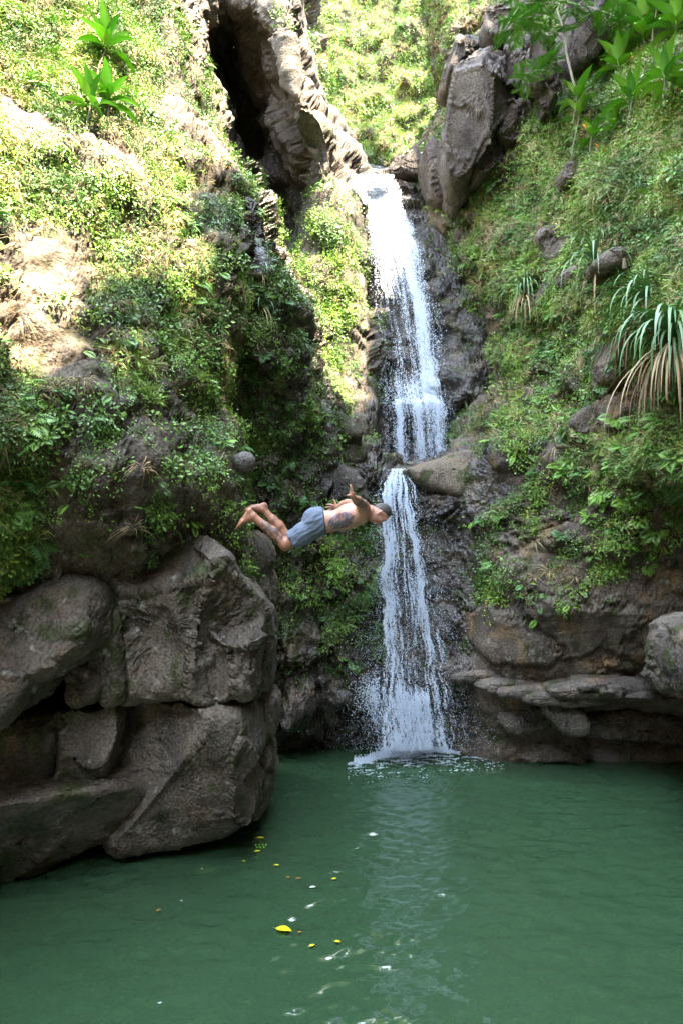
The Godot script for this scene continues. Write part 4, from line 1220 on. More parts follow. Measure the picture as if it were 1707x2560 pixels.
	for k in hv.size():
		var g := ink2.get_noise_3dv(hv[k] * Vector3(2, 6, 2)) * 0.5 + 0.5
		hv[k] += hn[k] * ink2.get_noise_3dv(hv[k] * 5.0) * 0.004
		hcol.append(Color(0.04, 0.031, 0.026).lerp(Color(0.2, 0.165, 0.14), g * g * (1.0 if pixel_of(hv[k]).x < 950 else 0.35)))
		hv[k] -= root
	var hm := StandardMaterial3D.new()
	hm.vertex_color_use_as_albedo = true
	hm.roughness = 0.7
	put("hair", mesh_of(hv, hn, hi, hcol), hm, who)
	# shorts
	var sf := Field.new()
	sf.start(Vector3(jt(712, 0).x, jt(0, 1375).y, -7.1), Vector3(jt(826, 0).x, jt(0, 1262).y, -6.5), 0.008)
	var waist_n := Vector3(-.97, -.12, 0).normalized()
	for s in [-1.0, 1.0]:
		sf.bone(jt(790, 1304, s * .085), jt(824, 1304, s * .08), .13, .122, .04)
		var kn := jt(713, 1363, .1) if s > 0 else jt(722, 1351, -.12)
		var hp := jt(800, 1308, s * .09)
		sf.bone(hp, hp.lerp(kn, .5), .118, .1, .04)
		sf.bone(hp.lerp(kn, .5), kn, .098, .09, .04)
		sf.bone(jt(780, 1290, s * .07), jt(800, 1288, s * .07), .075, .07, .04)
	sf.clip(jt(813.5, 1304), waist_n)
	sf.clip(jt(727, 1347), (jt(800, 1308) - jt(717, 1357)).normalized())
	var sv := PackedVector3Array()
	var sn := PackedVector3Array()
	var si := PackedInt32Array()
	sf.net(sv, sn, si)
	var scol := PackedColorArray()
	var fold := FastNoiseLite.new()
	noise(fold, 79, 7.0, 3)
	for k in sv.size():
		var p := sv[k]
		var e := clampf(minf((p - jt(813.5, 1304)).dot(waist_n) / .03, 1.0), 0.0, 1.0)
		var run := (jt(800, 1308) - jt(717, 1357)).normalized()
		var q := Vector3(p.dot(run) * 0.7, p.dot(Vector3(-run.y, run.x, 0)) * 2.2, p.z * 1.6)
		sv[k] = p + sn[k] * (fold.get_noise_3dv(q) * 0.016 * e)
		var c := Color(0.115, 0.135, 0.175) * (1.0 + ink2.get_noise_3dv(p) * 0.15)
		if (p - jt(813.5, 1304)).dot(waist_n) < 0.012: c = Color(0.02, 0.022, 0.03)
		scol.append(c)
		sv[k] -= root
	var sm := StandardMaterial3D.new()
	sm.vertex_color_use_as_albedo = true
	sm.roughness = 0.95
	sm.rim_enabled = true
	sm.rim = 0.3
	var sh := put("shorts", mesh_of(sv, regular_normals(sv, si, sn), si, scol), sm, who)
	var pocket := Soup.new()
	pocket.tube([jt(806, 1295, .19) - root, jt(796, 1310, .215) - root], [.003, .003], Color(0.03, 0.035, 0.05), 5)
	put("pocket_seam", soup_mesh(pocket), sm, sh)

func regular_normals(v: PackedVector3Array, idx: PackedInt32Array, like: PackedVector3Array) -> PackedVector3Array:
	var out := PackedVector3Array()
	out.resize(v.size())
	for k in range(0, idx.size(), 3):
		var f := (v[idx[k + 2]] - v[idx[k]]).cross(v[idx[k + 1]] - v[idx[k]])
		for q in 3: out[idx[k + q]] += f
	for k in v.size(): out[k] = out[k].normalized() if out[k].length_squared() > 1e-20 else like[k]
	return out

# ---------------------------------------------------------------- the gorge rim out of view, and unseen trees added on it to shade the pool
func crown_clump(sd: int) -> ArrayMesh:
	var r := RandomNumberGenerator.new()
	r.seed = sd
	var s := Soup.new()
	for k in 9:
		var dir := Vector3(r.randfn(), r.randfn() * 0.6, r.randfn()).normalized()
		var side := dir.cross(Vector3(r.randfn(), r.randfn(), r.randfn())).normalized()
		s.leaf(dir * 0.05, dir, side, r.randf_range(0.2, 0.36), r.randf_range(0.1, 0.17), 0.2, 2, Color(0.06, 0.11, 0.03))
	return soup_mesh(s)

func build_rim():
	sheet("gorge_rim", [
		[[3.2, 17.5, -15.5, .9], [5.0, 18.3, -9, .9], [5.9, 18.6, -5, .9], [6.0, 18.4, -2, .9], [6.1, 18.2, 2, .9], [6.4, 17.5, 6, .9], [4.0, 18, 10.5, .9], [-3, 17, 12, .9], [-6.9, 16, 9, .9], [-7.4, 14.5, 3, .9], [-6.8, 13, -2, .9], [-6.2, 12.5, -4.6, .9], [-6.6, 12.5, -8, .9]],
		[[2.9, 14.5, -15.0, .9], [4.6, 15, -9, .9], [5.4, 15, -5, .9], [5.6, 15, -2, .9], [5.8, 15, 2, .9], [6.0, 14, 6, .9], [3.8, 13, 10, .9], [-3, 12, 11.5, .9], [-6.2, 11, 8.5, .9], [-6.5, 10, 3, .9], [-5.8, 9, -2, .9], [-5.2, 9, -4.6, .9], [-6.0, 9, -8, .9]],
		[[3.0, 11.5, -14.8, .9], [4.8, 11, -9.4, .9], [5.3, 11, -5.6, .9], [5.4, 10, -2, .9], [5.6, 10, 2, .9], [5.8, 9, 6, .9], [3.6, 7.5, 9.5, .9], [-3, 7, 11, .9], [-5.6, 5, 8.2, .9], [-5.8, 5, 3, .9], [-5.0, 5, -2, .9], [-4.5, 5, -4.6, .9], [-5.6, 5, -8, .9]],
		[[3.4, 7, -14.8, .5], [5.0, 6, -9.2, .5], [5.2, 5, -5.2, .5], [5.3, 5, -2, .5], [5.5, 5, 2, .5], [5.6, 4, 6, .5], [3.4, 3, 9, .5], [-3, 2.5, 10.5, .5], [-5.4, 3, 8, .5], [-5.5, 3, 3, .5], [-4.7, 3, -2, .5], [-4.2, 3, -4.8, .5], [-5.4, 3, -8, .5]],
		[[4.5, -1, -14.8, .2], [5.6, -1, -9.2, .2], [5.3, -1, -5.0, .2], [5.3, -1, -2, .2], [5.4, -1, 2, .2], [5.5, -1, 6, .2], [3.2, -1, 8.5, .2], [-3, -1, 10, .2], [-5.2, -1, 8, .2], [-5.3, -1, 3, .2], [-4.6, -1, -2, .2], [-4.2, -1, -5.2, .2], [-5.4, -1, -8, .2]],
	], 200, 80, M.rock, {"low": 0.5, "label": "gorge wall running on behind the camera"}, true)
	var clump := [crown_clump(1), crown_clump(2), crown_clump(3)]
	# added crowns, placed to block the sun: centre x, y, z, radius
	var crowns := [[3.1, 19.0, -2.6, 1.3], [3.5, 19.4, 0.8, 1.8], [6.3, 20.2, -5.6, 1.8], [6.1, 19.8, -8.4, 1.7], [5.6, 20.0, -11.2, 1.7], [5.6, 19.8, -2.9, 2.0], [4.9, 19.6, 3.2, 2.1], [3.4, 17.6, 6.2, 2.2], [6.6, 21.0, 0.2, 2.0], [4.9, 19.0, -14.2, 1.8], [2.7, 18.4, 3.9, 1.9], [6.4, 19.6, 4.9, 2.0], [5.7, 19.0, 1.4, 1.6], [2.3, 18.8, 2.1, 1.0], [4.95, 19.2, -6.4, 0.85], [5.0, 19.2, -4.5, 0.8]]
	var says := ["over the dark cleft", "over the pool's middle", "over the right outcrop", "over the massive boulder", "above the far right wall", "over the strap-leaved plants", "over the near pool", "at the open end of the gorge", "set back from the edge", "over the head of the gorge", "above the pool's dark corner", "behind the near pool's crown", "in the gap over the pool's middle", "reaching farthest over the boulders", "over the middle of the fall", "over the sill between the falls"]
	for k in crowns.size():
		var c: Array = crowns[k]
		var mid := Vector3(c[0], c[1], c[2])
		var foot := Vector3(maxf(mid.x + 0.8, 6.4), 17.6 if mid.z < 5.0 else 13.5, mid.z + 0.5)
		var t := thing("rim_shade_tree", foot, "unseen broad-leaved tree, added to cast shade from the gorge rim " + says[k], "tree", "unseen shade trees on the gorge rim")
		var s := Soup.new()
		var top := mid - foot
		s.tube([Vector3(0, -0.6, 0), top * 0.35 + Vector3(0.1, 0, 0.05), top * 0.7, top * 1.05], [0.16, 0.13, 0.09, 0.03], Color(0.2, 0.17, 0.13), 8)
		for b in 6:
			var d: Vector3 = Vector3(rng.randfn(), rng.randfn() * 0.5, rng.randfn()).normalized() * c[3] * 0.75
			s.tube([top * 0.6, top * 0.8 + d * 0.4, top + d], [0.06, 0.04, 0.012], Color(0.2, 0.17, 0.13), 5)
		put("trunk", soup_mesh(s), M.dry, t)
		var where := []
		var tints := PackedColorArray()
		for i in int(330 * c[3]):
			var d := Vector3(rng.randfn(), rng.randfn() * 0.75, rng.randfn())
			d = d.normalized() * c[3] * pow(rng.randf(), 0.45)
			if n_veg.get_noise_3dv((mid + d) * 1.2) < -0.28: continue
			where.append(Transform3D(Basis.from_euler(Vector3(rng.randf() * TAU, rng.randf() * TAU, rng.randf() * TAU)).scaled(Vector3.ONE * rng.randf_range(0.8, 1.3)), top + d))
			tints.append(Color(1, 1, 1).lerp(Color(1.4, 1.3, 0.8), rng.randf()))
		many("crown", clump[k % 3], M.leaf, where, tints, t)

# ---------------------------------------------------------------- plants
func surface_at(px: float, py: float, otherwise := 8.0) -> Vector3:
	return at(px, py, rock_depth(px, py, otherwise))

func up_from(n: Vector3, lean: float) -> Basis:
	# y: the way a plant grows from rock with that normal; z: away from the rock
	var y := (n * lean + Vector3.UP * (1.0 - lean)).normalized()
	var z := n - y * n.dot(y)
	z = z.normalized() if z.length() > 0.05 else Vector3(0, 0, 1)
	return Basis(y.cross(z).normalized(), y, z)

func shaken(c: Color, amount := 0.16) -> Color:
	var k := 1.0 + rng.randf_range(-amount, amount)
	return Color(c.r * k * (1.0 + rng.randf_range(-amount, amount)), c.g * k, c.b * k)

func herb_mesh(sd: int, leaves: int, size: float, spread_: float, col: Color) -> ArrayMesh:
	var r := RandomNumberGenerator.new()
	r.seed = sd
	var s := Soup.new()
	for k in leaves:
		var an := r.randf() * TAU
		var out := Vector3(cos(an), r.randf_range(-0.1, 0.9), sin(an)).normalized()
		var p := Vector3(out.x, maxf(out.y, 0.02), out.z) * spread_ * r.randf_range(0.3, 1.0)
		var dir := (out + Vector3(r.randfn() * .3, r.randfn() * .3, r.randfn() * .3)).normalized()
		var side := dir.cross(Vector3.UP + Vector3(r.randfn(), 0, r.randfn()) * .5).normalized()
		var l := size * r.randf_range(0.7, 1.3)
		var g := r.randf_range(0.75, 1.2)
		s.leaf(p, dir, side, l, l * r.randf_range(0.45, 0.65), r.randf_range(0.1, 0.45), 2, Color(col.r * g * r.randf_range(.85, 1.2), col.g * g, col.b * g), 0.75)
	return soup_mesh(s)

func frond_mesh(length: float, pairs: int, droop: float, col: Color, wide := 0.24) -> ArrayMesh:
	var s := Soup.new()
	var dir := Vector3(0, 0.75, 0.66)
	var prev := Vector3.ZERO
	var pts := []
	var rad := []
	for k in pairs + 1:
		var t := k / float(pairs)
		pts.append(dir * length * t + Vector3.DOWN * droop * length * t * t)
		rad.append(length * 0.010 * (1.0 - 0.8 * t))
	s.tube(pts, rad, col * 0.8, 3)
	for k in range(1, pairs + 1):
		var t := k / float(pairs)
		var p: Vector3 = pts[k]
		var tan_: Vector3 = (pts[k] - pts[k - 1]).normalized()
		var l := length * wide * sin(PI * (0.12 + 0.84 * t))
		for sd in [-1.0, 1.0]:
			var d: Vector3 = (Vector3.RIGHT * sd + tan_ * 0.45).normalized()
			s.leaf(p, d, d.cross(Vector3.RIGHT.cross(tan_)).normalized(), l, length / pairs * 1.15, 0.18, 1, col, 0.6, 0.0)
			var m := s.v.size()
			# one-segment leaves are slivers: give them a kite shape
			s.v[m - 6] = p; s.v[m - 4] = p
			var nn: Vector3 = Vector3.RIGHT.cross(tan_).normalized()
			var half := tan_ * length / pairs * 0.52
			s.v[m - 5] = p + d * l * 0.4 + half
			s.v[m - 6] = p
			s.v[m - 4] = p + d * l * 0.4 - half
			s.v[m - 3] = p + d * l + Vector3.DOWN * l * 0.2
			s.v[m - 2] = s.v[m - 3]; s.v[m - 1] = s.v[m - 3]
			for q in range(m - 6, m): s.n[q] = nn if nn.y > 0 else -nn
	return soup_mesh(s)

func grass_mesh(sd: int, blades: int, length: float, droop: float, col: Color, width := 0.008) -> ArrayMesh:
	var r := RandomNumberGenerator.new()
	r.seed = sd
	var s := Soup.new()
	for k in blades:
		var an := r.randf() * TAU
		var dir := Vector3(cos(an) * 0.55, r.randf_range(0.5, 1.1), sin(an) * 0.55).normalized()
		var side := dir.cross(Vector3(r.randfn(), r.randfn(), r.randfn())).normalized()
		var g := r.randf_range(0.7, 1.25)
		s.leaf(Vector3(cos(an), 0, sin(an)) * 0.03 * r.randf(), dir, side, length * r.randf_range(0.5, 1.2), width, droop * r.randf_range(0.6, 1.4), 3, Color(col.r * g, col.g * g, col.b * g), 0.5, 0.1)
	return soup_mesh(s)

func strap_mesh(length: float, width: float, lift: float, droop: float, col: Color) -> ArrayMesh:
	# a long strap leaf that arches out along +z and hangs
	var s := Soup.new()
	var p := Vector3.ZERO
	var ang := lift
	var segs := 9
	var prev := []
	for k in segs + 1:
		var t := k / float(segs)
		var tan_ := Vector3(0, sin(ang), cos(ang))
		var nn := Vector3(0, cos(ang), -sin(ang))
		var w := width * 0.5 * (1.0 - pow(t, 3.0)) * (0.7 + 0.3 * sin(PI * t)) + 0.0015
		var a := s.vert(p - Vector3.RIGHT * w + nn * w * .35, nn, col)
		var b := s.vert(p, nn, col * 1.1)
		var c := s.vert(p + Vector3.RIGHT * w + nn * w * .35, nn, col)
		if prev.size():
			s.tri(prev[0], a, prev[1]); s.tri(prev[1], a, b)
			s.tri(prev[1], b, prev[2]); s.tri(prev[2], b, c)
		prev = [a, b, c]
		p += tan_ * length / segs
		ang = maxf(ang - droop / segs, -1.52)
	return soup_mesh(s)

func ti_leaf_mesh(length: float, width: float, lift: float, droop: float, col: Color) -> ArrayMesh:
	var s := Soup.new()
	var p := Vector3.ZERO
	var ang := lift
	var segs := 7
	var prev := []
	for k in segs + 1:
		var t := k / float(segs)
		var tan_ := Vector3(0, sin(ang), cos(ang))
		var nn := Vector3(0, cos(ang), -sin(ang))
		var w := width * 0.5 * (sin(PI * pow(t, 0.72)) * 0.96 + 0.06 * (1.0 - t)) + 0.001
		if t < 0.16: w = width * 0.09
		var wave := sin(t * 9.0) * width * 0.04
		var a := s.vert(p - Vector3.RIGHT * w + nn * (w * .3 + wave), (nn + Vector3.RIGHT * .3).normalized(), col)
		var b := s.vert(p, nn, Color(col.r * 1.35, col.g * 1.2, col.b * 1.2))
		var c := s.vert(p + Vector3.RIGHT * w + nn * (w * .3 - wave), (nn - Vector3.RIGHT * .3).normalized(), col)
		if prev.size():
			s.tri(prev[0], a, prev[1]); s.tri(prev[1], a, b)
			s.tri(prev[1], b, prev[2]); s.tri(prev[2], b, c)
		prev = [a, b, c]
		p += tan_ * length / segs
		ang -= droop / segs
	return soup_mesh(s)

var ti_leaves := []
var ti_old: ArrayMesh
var straps := []
var dry_straps := []
var fronds := []

func ti_plant(px: float, py: float, d: float, size: float, stem: float, lean: Vector3, label: String, leaves := 17, old := 0):
	# px, py is the heart of the rosette
	var heart := at(px, py, d)
	var foot := heart - (Vector3.UP * stem + lean * stem)
	var t := thing("ti_plant", foot, label, "plant", "broad-leaved rosette plants")
	var s := Soup.new()
	var h := heart - foot
	s.tube([Vector3.ZERO, h * 0.35 + Vector3(lean.z, 0, -lean.x) * 0.05, h * 0.7, h], [0.012, 0.011, 0.01, 0.009], Color(0.14, 0.11, 0.08), 6)
	put("stem", soup_mesh(s), M.dry, t)
	for k in leaves:
		var f := k / float(leaves)
		var o := put("leaf", ti_leaves[rng.randi() % 3 + (0 if f < 0.4 else 3)], M.gloss_leaf, t)
		var b := Basis(Vector3.UP, k * 2.39996 + rng.randf() * 0.3) * Basis(Vector3.RIGHT, rng.randf_range(-0.2, 0.2))
		o.transform = Transform3D(b.scaled(Vector3.ONE * size * rng.randf_range(0.85, 1.1)), h + Vector3.UP * size * (0.05 - 0.13 * f))
	for k in old:
		var o := put("leaf", ti_old, M.gloss_leaf, t)
		o.set_meta("label", "withered orange leaf hanging under the rosette")
		o.transform = Transform3D(Basis(Vector3.UP, [0.3, -1.2, 1.4][k % 3]).scaled(Vector3.ONE * size * 0.8), h - Vector3.UP * size * 0.14)

func strap_plant(px: float, py: float, size: float, green: int, dead: int, label: String, out := 0.1):
	var n := rock_normal(px, py)
	var p := surface_at(px, py) + n * out
	var z := Vector3(n.x, 0, n.z).normalized()
	var t := thing("strap_leaf_plant", p, label, "plant", "strap-leaved plants hanging on the right wall")
	var face := Basis(Vector3.UP.cross(z).normalized(), Vector3.UP, z)
	var s := Soup.new()
	s.tube([-z * (out + 0.1), Vector3.ZERO, Vector3.UP * 0.12 * size], [0.035, 0.03, 0.02], Color(0.16, 0.12, 0.08), 6)
	put("stem", soup_mesh(s), M.dry, t)
	for k in green:
		var o := put("leaf", straps[rng.randi() % straps.size()], M.leaf, t)
		o.transform = Transform3D((face * Basis(Vector3.UP, rng.randfn(0, 0.95))).scaled(Vector3.ONE * size * rng.randf_range(0.7, 1.15)), Vector3(0, rng.randf_range(-0.02, 0.1) * size, 0))
	for k in dead:
		var o := put("dead_leaf", dry_straps[rng.randi() % dry_straps.size()], M.dry, t)
		o.transform = Transform3D((face * Basis(Vector3.UP, rng.randfn(0, 0.8))).scaled(Vector3.ONE * size * rng.randf_range(0.6, 1.1)), Vector3(0, rng.randf_range(-0.1, 0.02) * size, 0))

func fern(px: float, py: float, size: float, count: int, label: String, group: String, bright := 0):
	var n := rock_normal(px, py)
	var how: String = {"ferns on the left gorge wall": "spreading", "ferns in the shaded cleft": "cleft", "ferns under the outcrop": "crowded", "ferns on the lower right wall": "hanging", "ferns on the upper right wall": "scattered"}[group]
	var says := "%s %s %s fern %s" % [sized(size), "bright" if bright else "dark green", how, by_mark(px, py)]
	var t := thing("fern", surface_at(px, py) - n * 0.01, says, "fern", group)
	var b := up_from(n, 0.55)
	for k in count:
		var o := put("frond", fronds[(rng.randi() % 3) + 3 * bright], M.leaf, t)
		var turn := (k - (count - 1) * 0.5) * (3.6 / count) + rng.randf_range(-0.25, 0.25)
		o.transform = Transform3D((b * Basis(Vector3.UP, turn) * Basis(Vector3.RIGHT, rng.randf_range(-0.15, 0.45))).scaled(Vector3.ONE * size * rng.randf_range(0.75, 1.15)), Vector3.ZERO)

func build_plants():
	for k in 6:
		var w := 0.10 + 0.015 * (k % 3)
		ti_leaves.append(ti_leaf_mesh(0.36 + 0.05 * (k % 3), w, 1.15 - 0.12 * (k % 3) if k < 3 else 0.55 - 0.2 * (k % 3), 0.7 if k < 3 else 1.0 + 0.15 * (k % 3), [Color(0.06, 0.165, 0.022), Color(0.1, 0.22, 0.03), Color(0.14, 0.26, 0.035)][(k * 2) % 3]))
	ti_old = ti_leaf_mesh(0.36, 0.09, -0.5, 0.9, Color(0.5, 0.2, 0.03))
	for k in 6: straps.append(strap_mesh(0.75 + 0.12 * (k % 3), 0.025, 1.05 - 0.3 * (k % 4), 2.3 + 0.3 * (k % 2), [Color(0.07, 0.15, 0.035), Color(0.1, 0.19, 0.06), Color(0.12, 0.2, 0.09)][k % 3]))
	for k in 4: dry_straps.append(strap_mesh(0.75 + 0.14 * (k % 3), 0.02, -0.2 - 0.3 * (k % 2), 1.4, [Color(0.27, 0.185, 0.105), Color(0.2, 0.135, 0.075), Color(0.34, 0.26, 0.15)][k % 3]))
	for k in 6: fronds.append(frond_mesh(0.34 + 0.06 * (k % 3), 11, 0.35 + 0.12 * (k % 3), [Color(0.06, 0.15, 0.025), Color(0.075, 0.17, 0.03), Color(0.05, 0.12, 0.025), Color(0.16, 0.3, 0.04), Color(0.2, 0.33, 0.05), Color(0.13, 0.26, 0.04)][k]))
	# rosette plants: heart of rosette in photograph pixels, distance, size, stem
	for a in [[268, 112, 7.0, .82, .5, "bright rosette plant on a bare stem high on the sunlit left wall", 16, 0], [228, 258, 6.45, .72, .35, "sunlit rosette plant, the left one of a pair over the bare rock", 13, 0], [272, 248, 6.5, .72, .4, "sunlit rosette plant, the right one of a pair over the bare rock", 15, 0],
			[1608, 85, 8.0, 1.25, .9, "largest rosette plant, with orange old leaves, high on the right wall", 22, 3], [1545, 165, 8.3, .95, .6, "rosette plant left of and below the largest one", 17, 0], [1500, 118, 8.9, .7, .4, "small rosette plant between the pale trunks", 12, 0],
			[1580, 245, 8.0, .95, .6, "upright rosette plant on a pale stem under the largest one", 14, 0], [1442, 250, 8.7, .8, .4, "rosette plant at the foot of the pale crooked trunk", 10, 0], [1446, 290, 8.6, .7, .7, "rosette plant with a yellowed tip under the one at the trunk's foot", 8, 1],
			[1530, 322, 8.4, .75, .4, "low rosette plant with one yellow leaf among the grass", 12, 1], [1478, 340, 8.7, .65, .3, "low leaning rosette plant beside the bare twigs", 9, 1], [1660, 190, 7.7, .9, .5, "rosette plant among the glossy shrubs under the yellow leaf", 15, 0], [1640, 20, 8.2, 1.0, .6, "rosette plant at the foot of the bare branch", 15, 0], [1690, 60, 7.6, 1.0, .6, "rosette plant with a yellow leaf beside the largest one", 16, 1]]:
		var n := rock_normal(a[0], a[1])
		ti_plant(a[0], a[1], rock_depth(a[0], a[1], 9.0) - 0.32, a[3] * 1.22, a[4], Vector3(-n.x * .25, 0, -n.z * .4), a[5], a[6], a[7])
	for a in [[1326, 752, .8, 26, 16, "small strap-leaved plant on the slope nearest the upper fall"], [1560, 672, 1.05, 34, 36, "strap-leaved plant below the root-like ledge stone"], [1500, 690, .95, 24, 4, "strap-leaved plant with drooping blue-green leaves beside the ledge stone"],
			[1660, 742, 1.1, 60, 30, "great strap-leaved clump at the wall's turn"], [1700, 835, 1.2, 80, 70, "largest strap-leaved clump, hung with dead leaves"], [1512, 862, .35, 8, 10, "tiny strap-leaved tuft above the bare slope"], [1300, 955, .35, 10, 8, "tiny strap-leaved tuft beside the reddish wet rock"],
			[1418, 1120, .5, 12, 8, "pale strap-leaved tuft on the lower slope"], [1525, 10, .6, 10, 22, "dry strap-leaved tuft under the bare branch"], [650, 745, .5, 8, 6, "strap-leaved tuft at the edge of the dark rib"], [628, 700, .45, 8, 3, "small strap-leaved tuft on the left rib's crest"]]:
		strap_plant(a[0], a[1], a[2], a[3], a[4], a[5], 0.16)
	small_tree()
	# ferns one can point at
	var spots_left := [[70, 1060, .7], [40, 1190, .8], [60, 1340, .95], [30, 1420, .8], [100, 1100, .5], [160, 980, .3], [470, 880, .35], [420, 790, .4], [300, 1030, .25], [470, 560, .6], [560, 1105, .5], [45, 1000, .55], [90, 960, .4], [350, 700, .4], [520, 1080, .4], [130, 150, .6], [60, 60, .6], [180, 40, .5], [380, 280, .4], [90, 215, .5], [300, 180, .4], [440, 500, .45], [500, 700, .35], [330, 860, .35], [20, 1280, .7], [85, 1400, .6]]
	for a in spots_left: fern(a[0], a[1], a[2] * 1.05, 8, "", "ferns on the left gorge wall", 1 if rng.randf() < 0.5 else 0)
	for a in [[640, 1130, .5], [700, 1090, .5], [670, 1210, .45], [720, 1160, .4], [600, 1120, .5], [640, 1180, .4], [700, 1260, .4], [775, 1260, .55], [800, 1270, .4], [750, 1250, .4], [730, 1420, .55], [770, 1440, .4], [750, 1490, .35], [640, 1000, .4], [700, 960, .35], [660, 890, .4], [720, 1010, .35], [600, 1050, .35], [860, 1340, .3], [820, 1480, .3], [700, 1330, .35], [660, 1300, .35]]:
		fern(a[0], a[1], a[2] * 1.1, 7, "", "ferns in the shaded cleft", 0)
	for a in [[1190, 480, .6], [1230, 455, .6], [1160, 520, .6], [1250, 490, .5], [1210, 520, .5], [1280, 460, .5], [1170, 560, .4], [1280, 420, .45], [1300, 500, .4], [1240, 420, .5]]:
		fern(a[0], a[1], a[2] * 1.1, 8, "", "ferns under the outcrop", 0)
	for a in [[1540, 1050, .55], [1500, 1130, .5], [1420, 1150, .5], [1450, 1180, .5], [1560, 1120, .55], [1610, 1080, .6], [1660, 1050, .7], [1690, 1150, .7], [1620, 1180, .6], [1500, 1240, .5], [1560, 1250, .55], [1600, 1300, .5], [1530, 1330, .45], [1470, 1290, .4], [1640, 1330, .5], [1580, 1360, .4], [1200, 1300, .4], [1240, 1290, .35], [1180, 1310, .3], [1350, 1260, .4], [1400, 1340, .35], [1330, 1180, .35], [1620, 1420, .4], [1690, 1210, .6], [1680, 980, .6], [1500, 970, .35], [1400, 950, .4], [1350, 1000, .4], [1450, 1080, .4], [1690, 1290, .5]]:
		fern(a[0], a[1], a[2] * 1.15, 8, "", "ferns on the lower right wall", 1 if rng.randf() < 0.65 else 0)
	var tuft := [grass_mesh(21, 46, 0.42, 1.1, Color(0.34, 0.27, 0.15), 0.007), grass_mesh(22, 46, 0.38, 1.4, Color(0.28, 0.23, 0.12), 0.007), grass_mesh(23, 40, 0.4, 0.8, Color(0.17, 0.23, 0.06), 0.009)]
	for a in [[1370, 470, 1.1, 0], [1400, 500, 1.2, 0], [1345, 520, 1.0, 1], [1440, 470, .9, 2], [1545, 600, 1.1, 0], [1560, 640, .9, 1], [1460, 560, .8, 2], [1500, 420, .9, 2], [1600, 470, .9, 1], [1640, 520, .9, 0], [1300, 640, .7, 1], [1400, 760, .8, 1], [1480, 760, .7, 0], [1330, 880, .7, 1], [1340, 1010, .7, 0], [1450, 1260, .6, 1], [1340, 1360, .8, 0], [1360, 1340, .7, 1], [1620, 640, .9, 0], [1290, 760, .6, 1]]:
		tussock(a[0], a[1], a[2], tuft[a[3]], "%s tussock of %s grass %s" % [sized(a[2] * .75), ["pale dry", "drooping straw-brown", "fresh green"][a[3]], by_mark(a[0], a[1])], "grass tussocks on the right wall")
	for a in [[60, 470, .9, 0], [150, 520, .9, 1], [40, 620, .8, 0], [330, 760, .8, 2], [380, 690, .8, 1], [440, 640, .9, 2], [50, 720, .8, 1], [60, 800, .9, 0], [40, 880, .8, 0], [300, 830, .7, 1], [470, 770, .6, 2], [270, 560, .8, 0], [180, 360, .8, 0], [350, 390, .9, 2], [420, 420, .8, 1], [60, 150, .9, 0], [230, 60, .9, 1], [330, 130, .8, 0], [380, 60, .8, 2], [120, 280, .8, 2], [500, 960, .6, 1], [200, 950, .7, 1]]:
		tussock(a[0], a[1], a[2], tuft[a[3]], "%s tussock of %s grass %s" % [sized(a[2] * .75), ["pale dry", "drooping straw-brown", "fresh green"][a[3]], by_mark(a[0], a[1])], "grass tussocks on the left wall")
	var bush := [herb_mesh(31, 30, 0.07, 0.15, Color(0.085, 0.19, 0.03)), herb_mesh(32, 26, 0.08, 0.15, Color(0.12, 0.25, 0.045)), herb_mesh(33, 40, 0.05, 0.14, Color(0.07, 0.16, 0.05))]
	for a in [[1640, 150, 1.2, 0], [1690, 180, 1.3, 0], [1670, 250, 1.1, 1], [1610, 200, 1.0, 0], [1540, 60, 1.0, 0], [1690, 330, 1.3, 2], [1660, 370, 1.2, 2], [1620, 330, 1.0, 2], [1695, 420, 1.2, 1], [1640, 30, 1.2, 1], [1480, 60, .8, 1], [1560, 450, .8, 0], [1470, 400, .7, 0], [1640, 590, .9, 1], [1420, 620, .7, 1], [1500, 520, .7, 0], [1690, 560, .9, 0], [1240, 330, .8, 2], [1260, 360, .8, 2], [1140, 30, .8, 1], [1170, 50, .8, 1], [1120, 60, .8, 1], [1690, 690, .8, 1], [1380, 880, .6, 1], [1460, 990, .5, 1], [1570, 900, .5, 1], [1690, 1090, .9, 1], [1640, 1120, .8, 1], [1590, 1160, .8, 1], [1530, 1180, .8, 1], [1460, 1130, .7, 1], [1430, 1170, .7, 0], [1490, 1300, .6, 0], [1560, 1310, .7, 1], [1600, 1240, .8, 1], [1340, 1480, .3, 1], [1210, 1290, .5, 1], [1250, 1310, .4, 1], [1520, 1500, .22, 1], [1660, 1200, .8, 0], [1620, 1400, .5, 1]]:
		tussock(a[0], a[1], a[2] * .9, bush[a[3]], "%s %s shrub %s" % [sized(a[2] * .7), ["glossy dark green", "bright broad-leaved", "grey-green small-leaved"][a[3]], by_mark(a[0], a[1])], "leafy shrubs on the right wall", "leafy_shrub", "shrub")
	for a in [[430, 770, .6, 1], [330, 720, .5, 1], [60, 1200, .8, 1], [40, 1300, .9, 1], [80, 1370, .8, 1], [30, 1400, .8, 1], [70, 1440, .7, 0], [520, 820, .5, 1], [480, 930, .5, 0], [440, 500, .5, 0], [460, 450, .6, 1], [350, 150, .6, 1], [400, 230, .5, 1], [250, 330, .5, 0], [100, 420, .6, 1], [200, 480, .5, 1], [100, 560, .6, 0], [300, 640, .5, 0], [140, 90, .7, 1], [50, 120, .7, 0], [90, 330, .6, 0], [600, 900, .5, 1], [640, 860, .5, 0], [660, 1030, .5, 1], [210, 1385, .4, 1], [385, 1415, .35, 1], [280, 690, .45, 1], [540, 660, .5, 2], [560, 500, .5, 2]]:
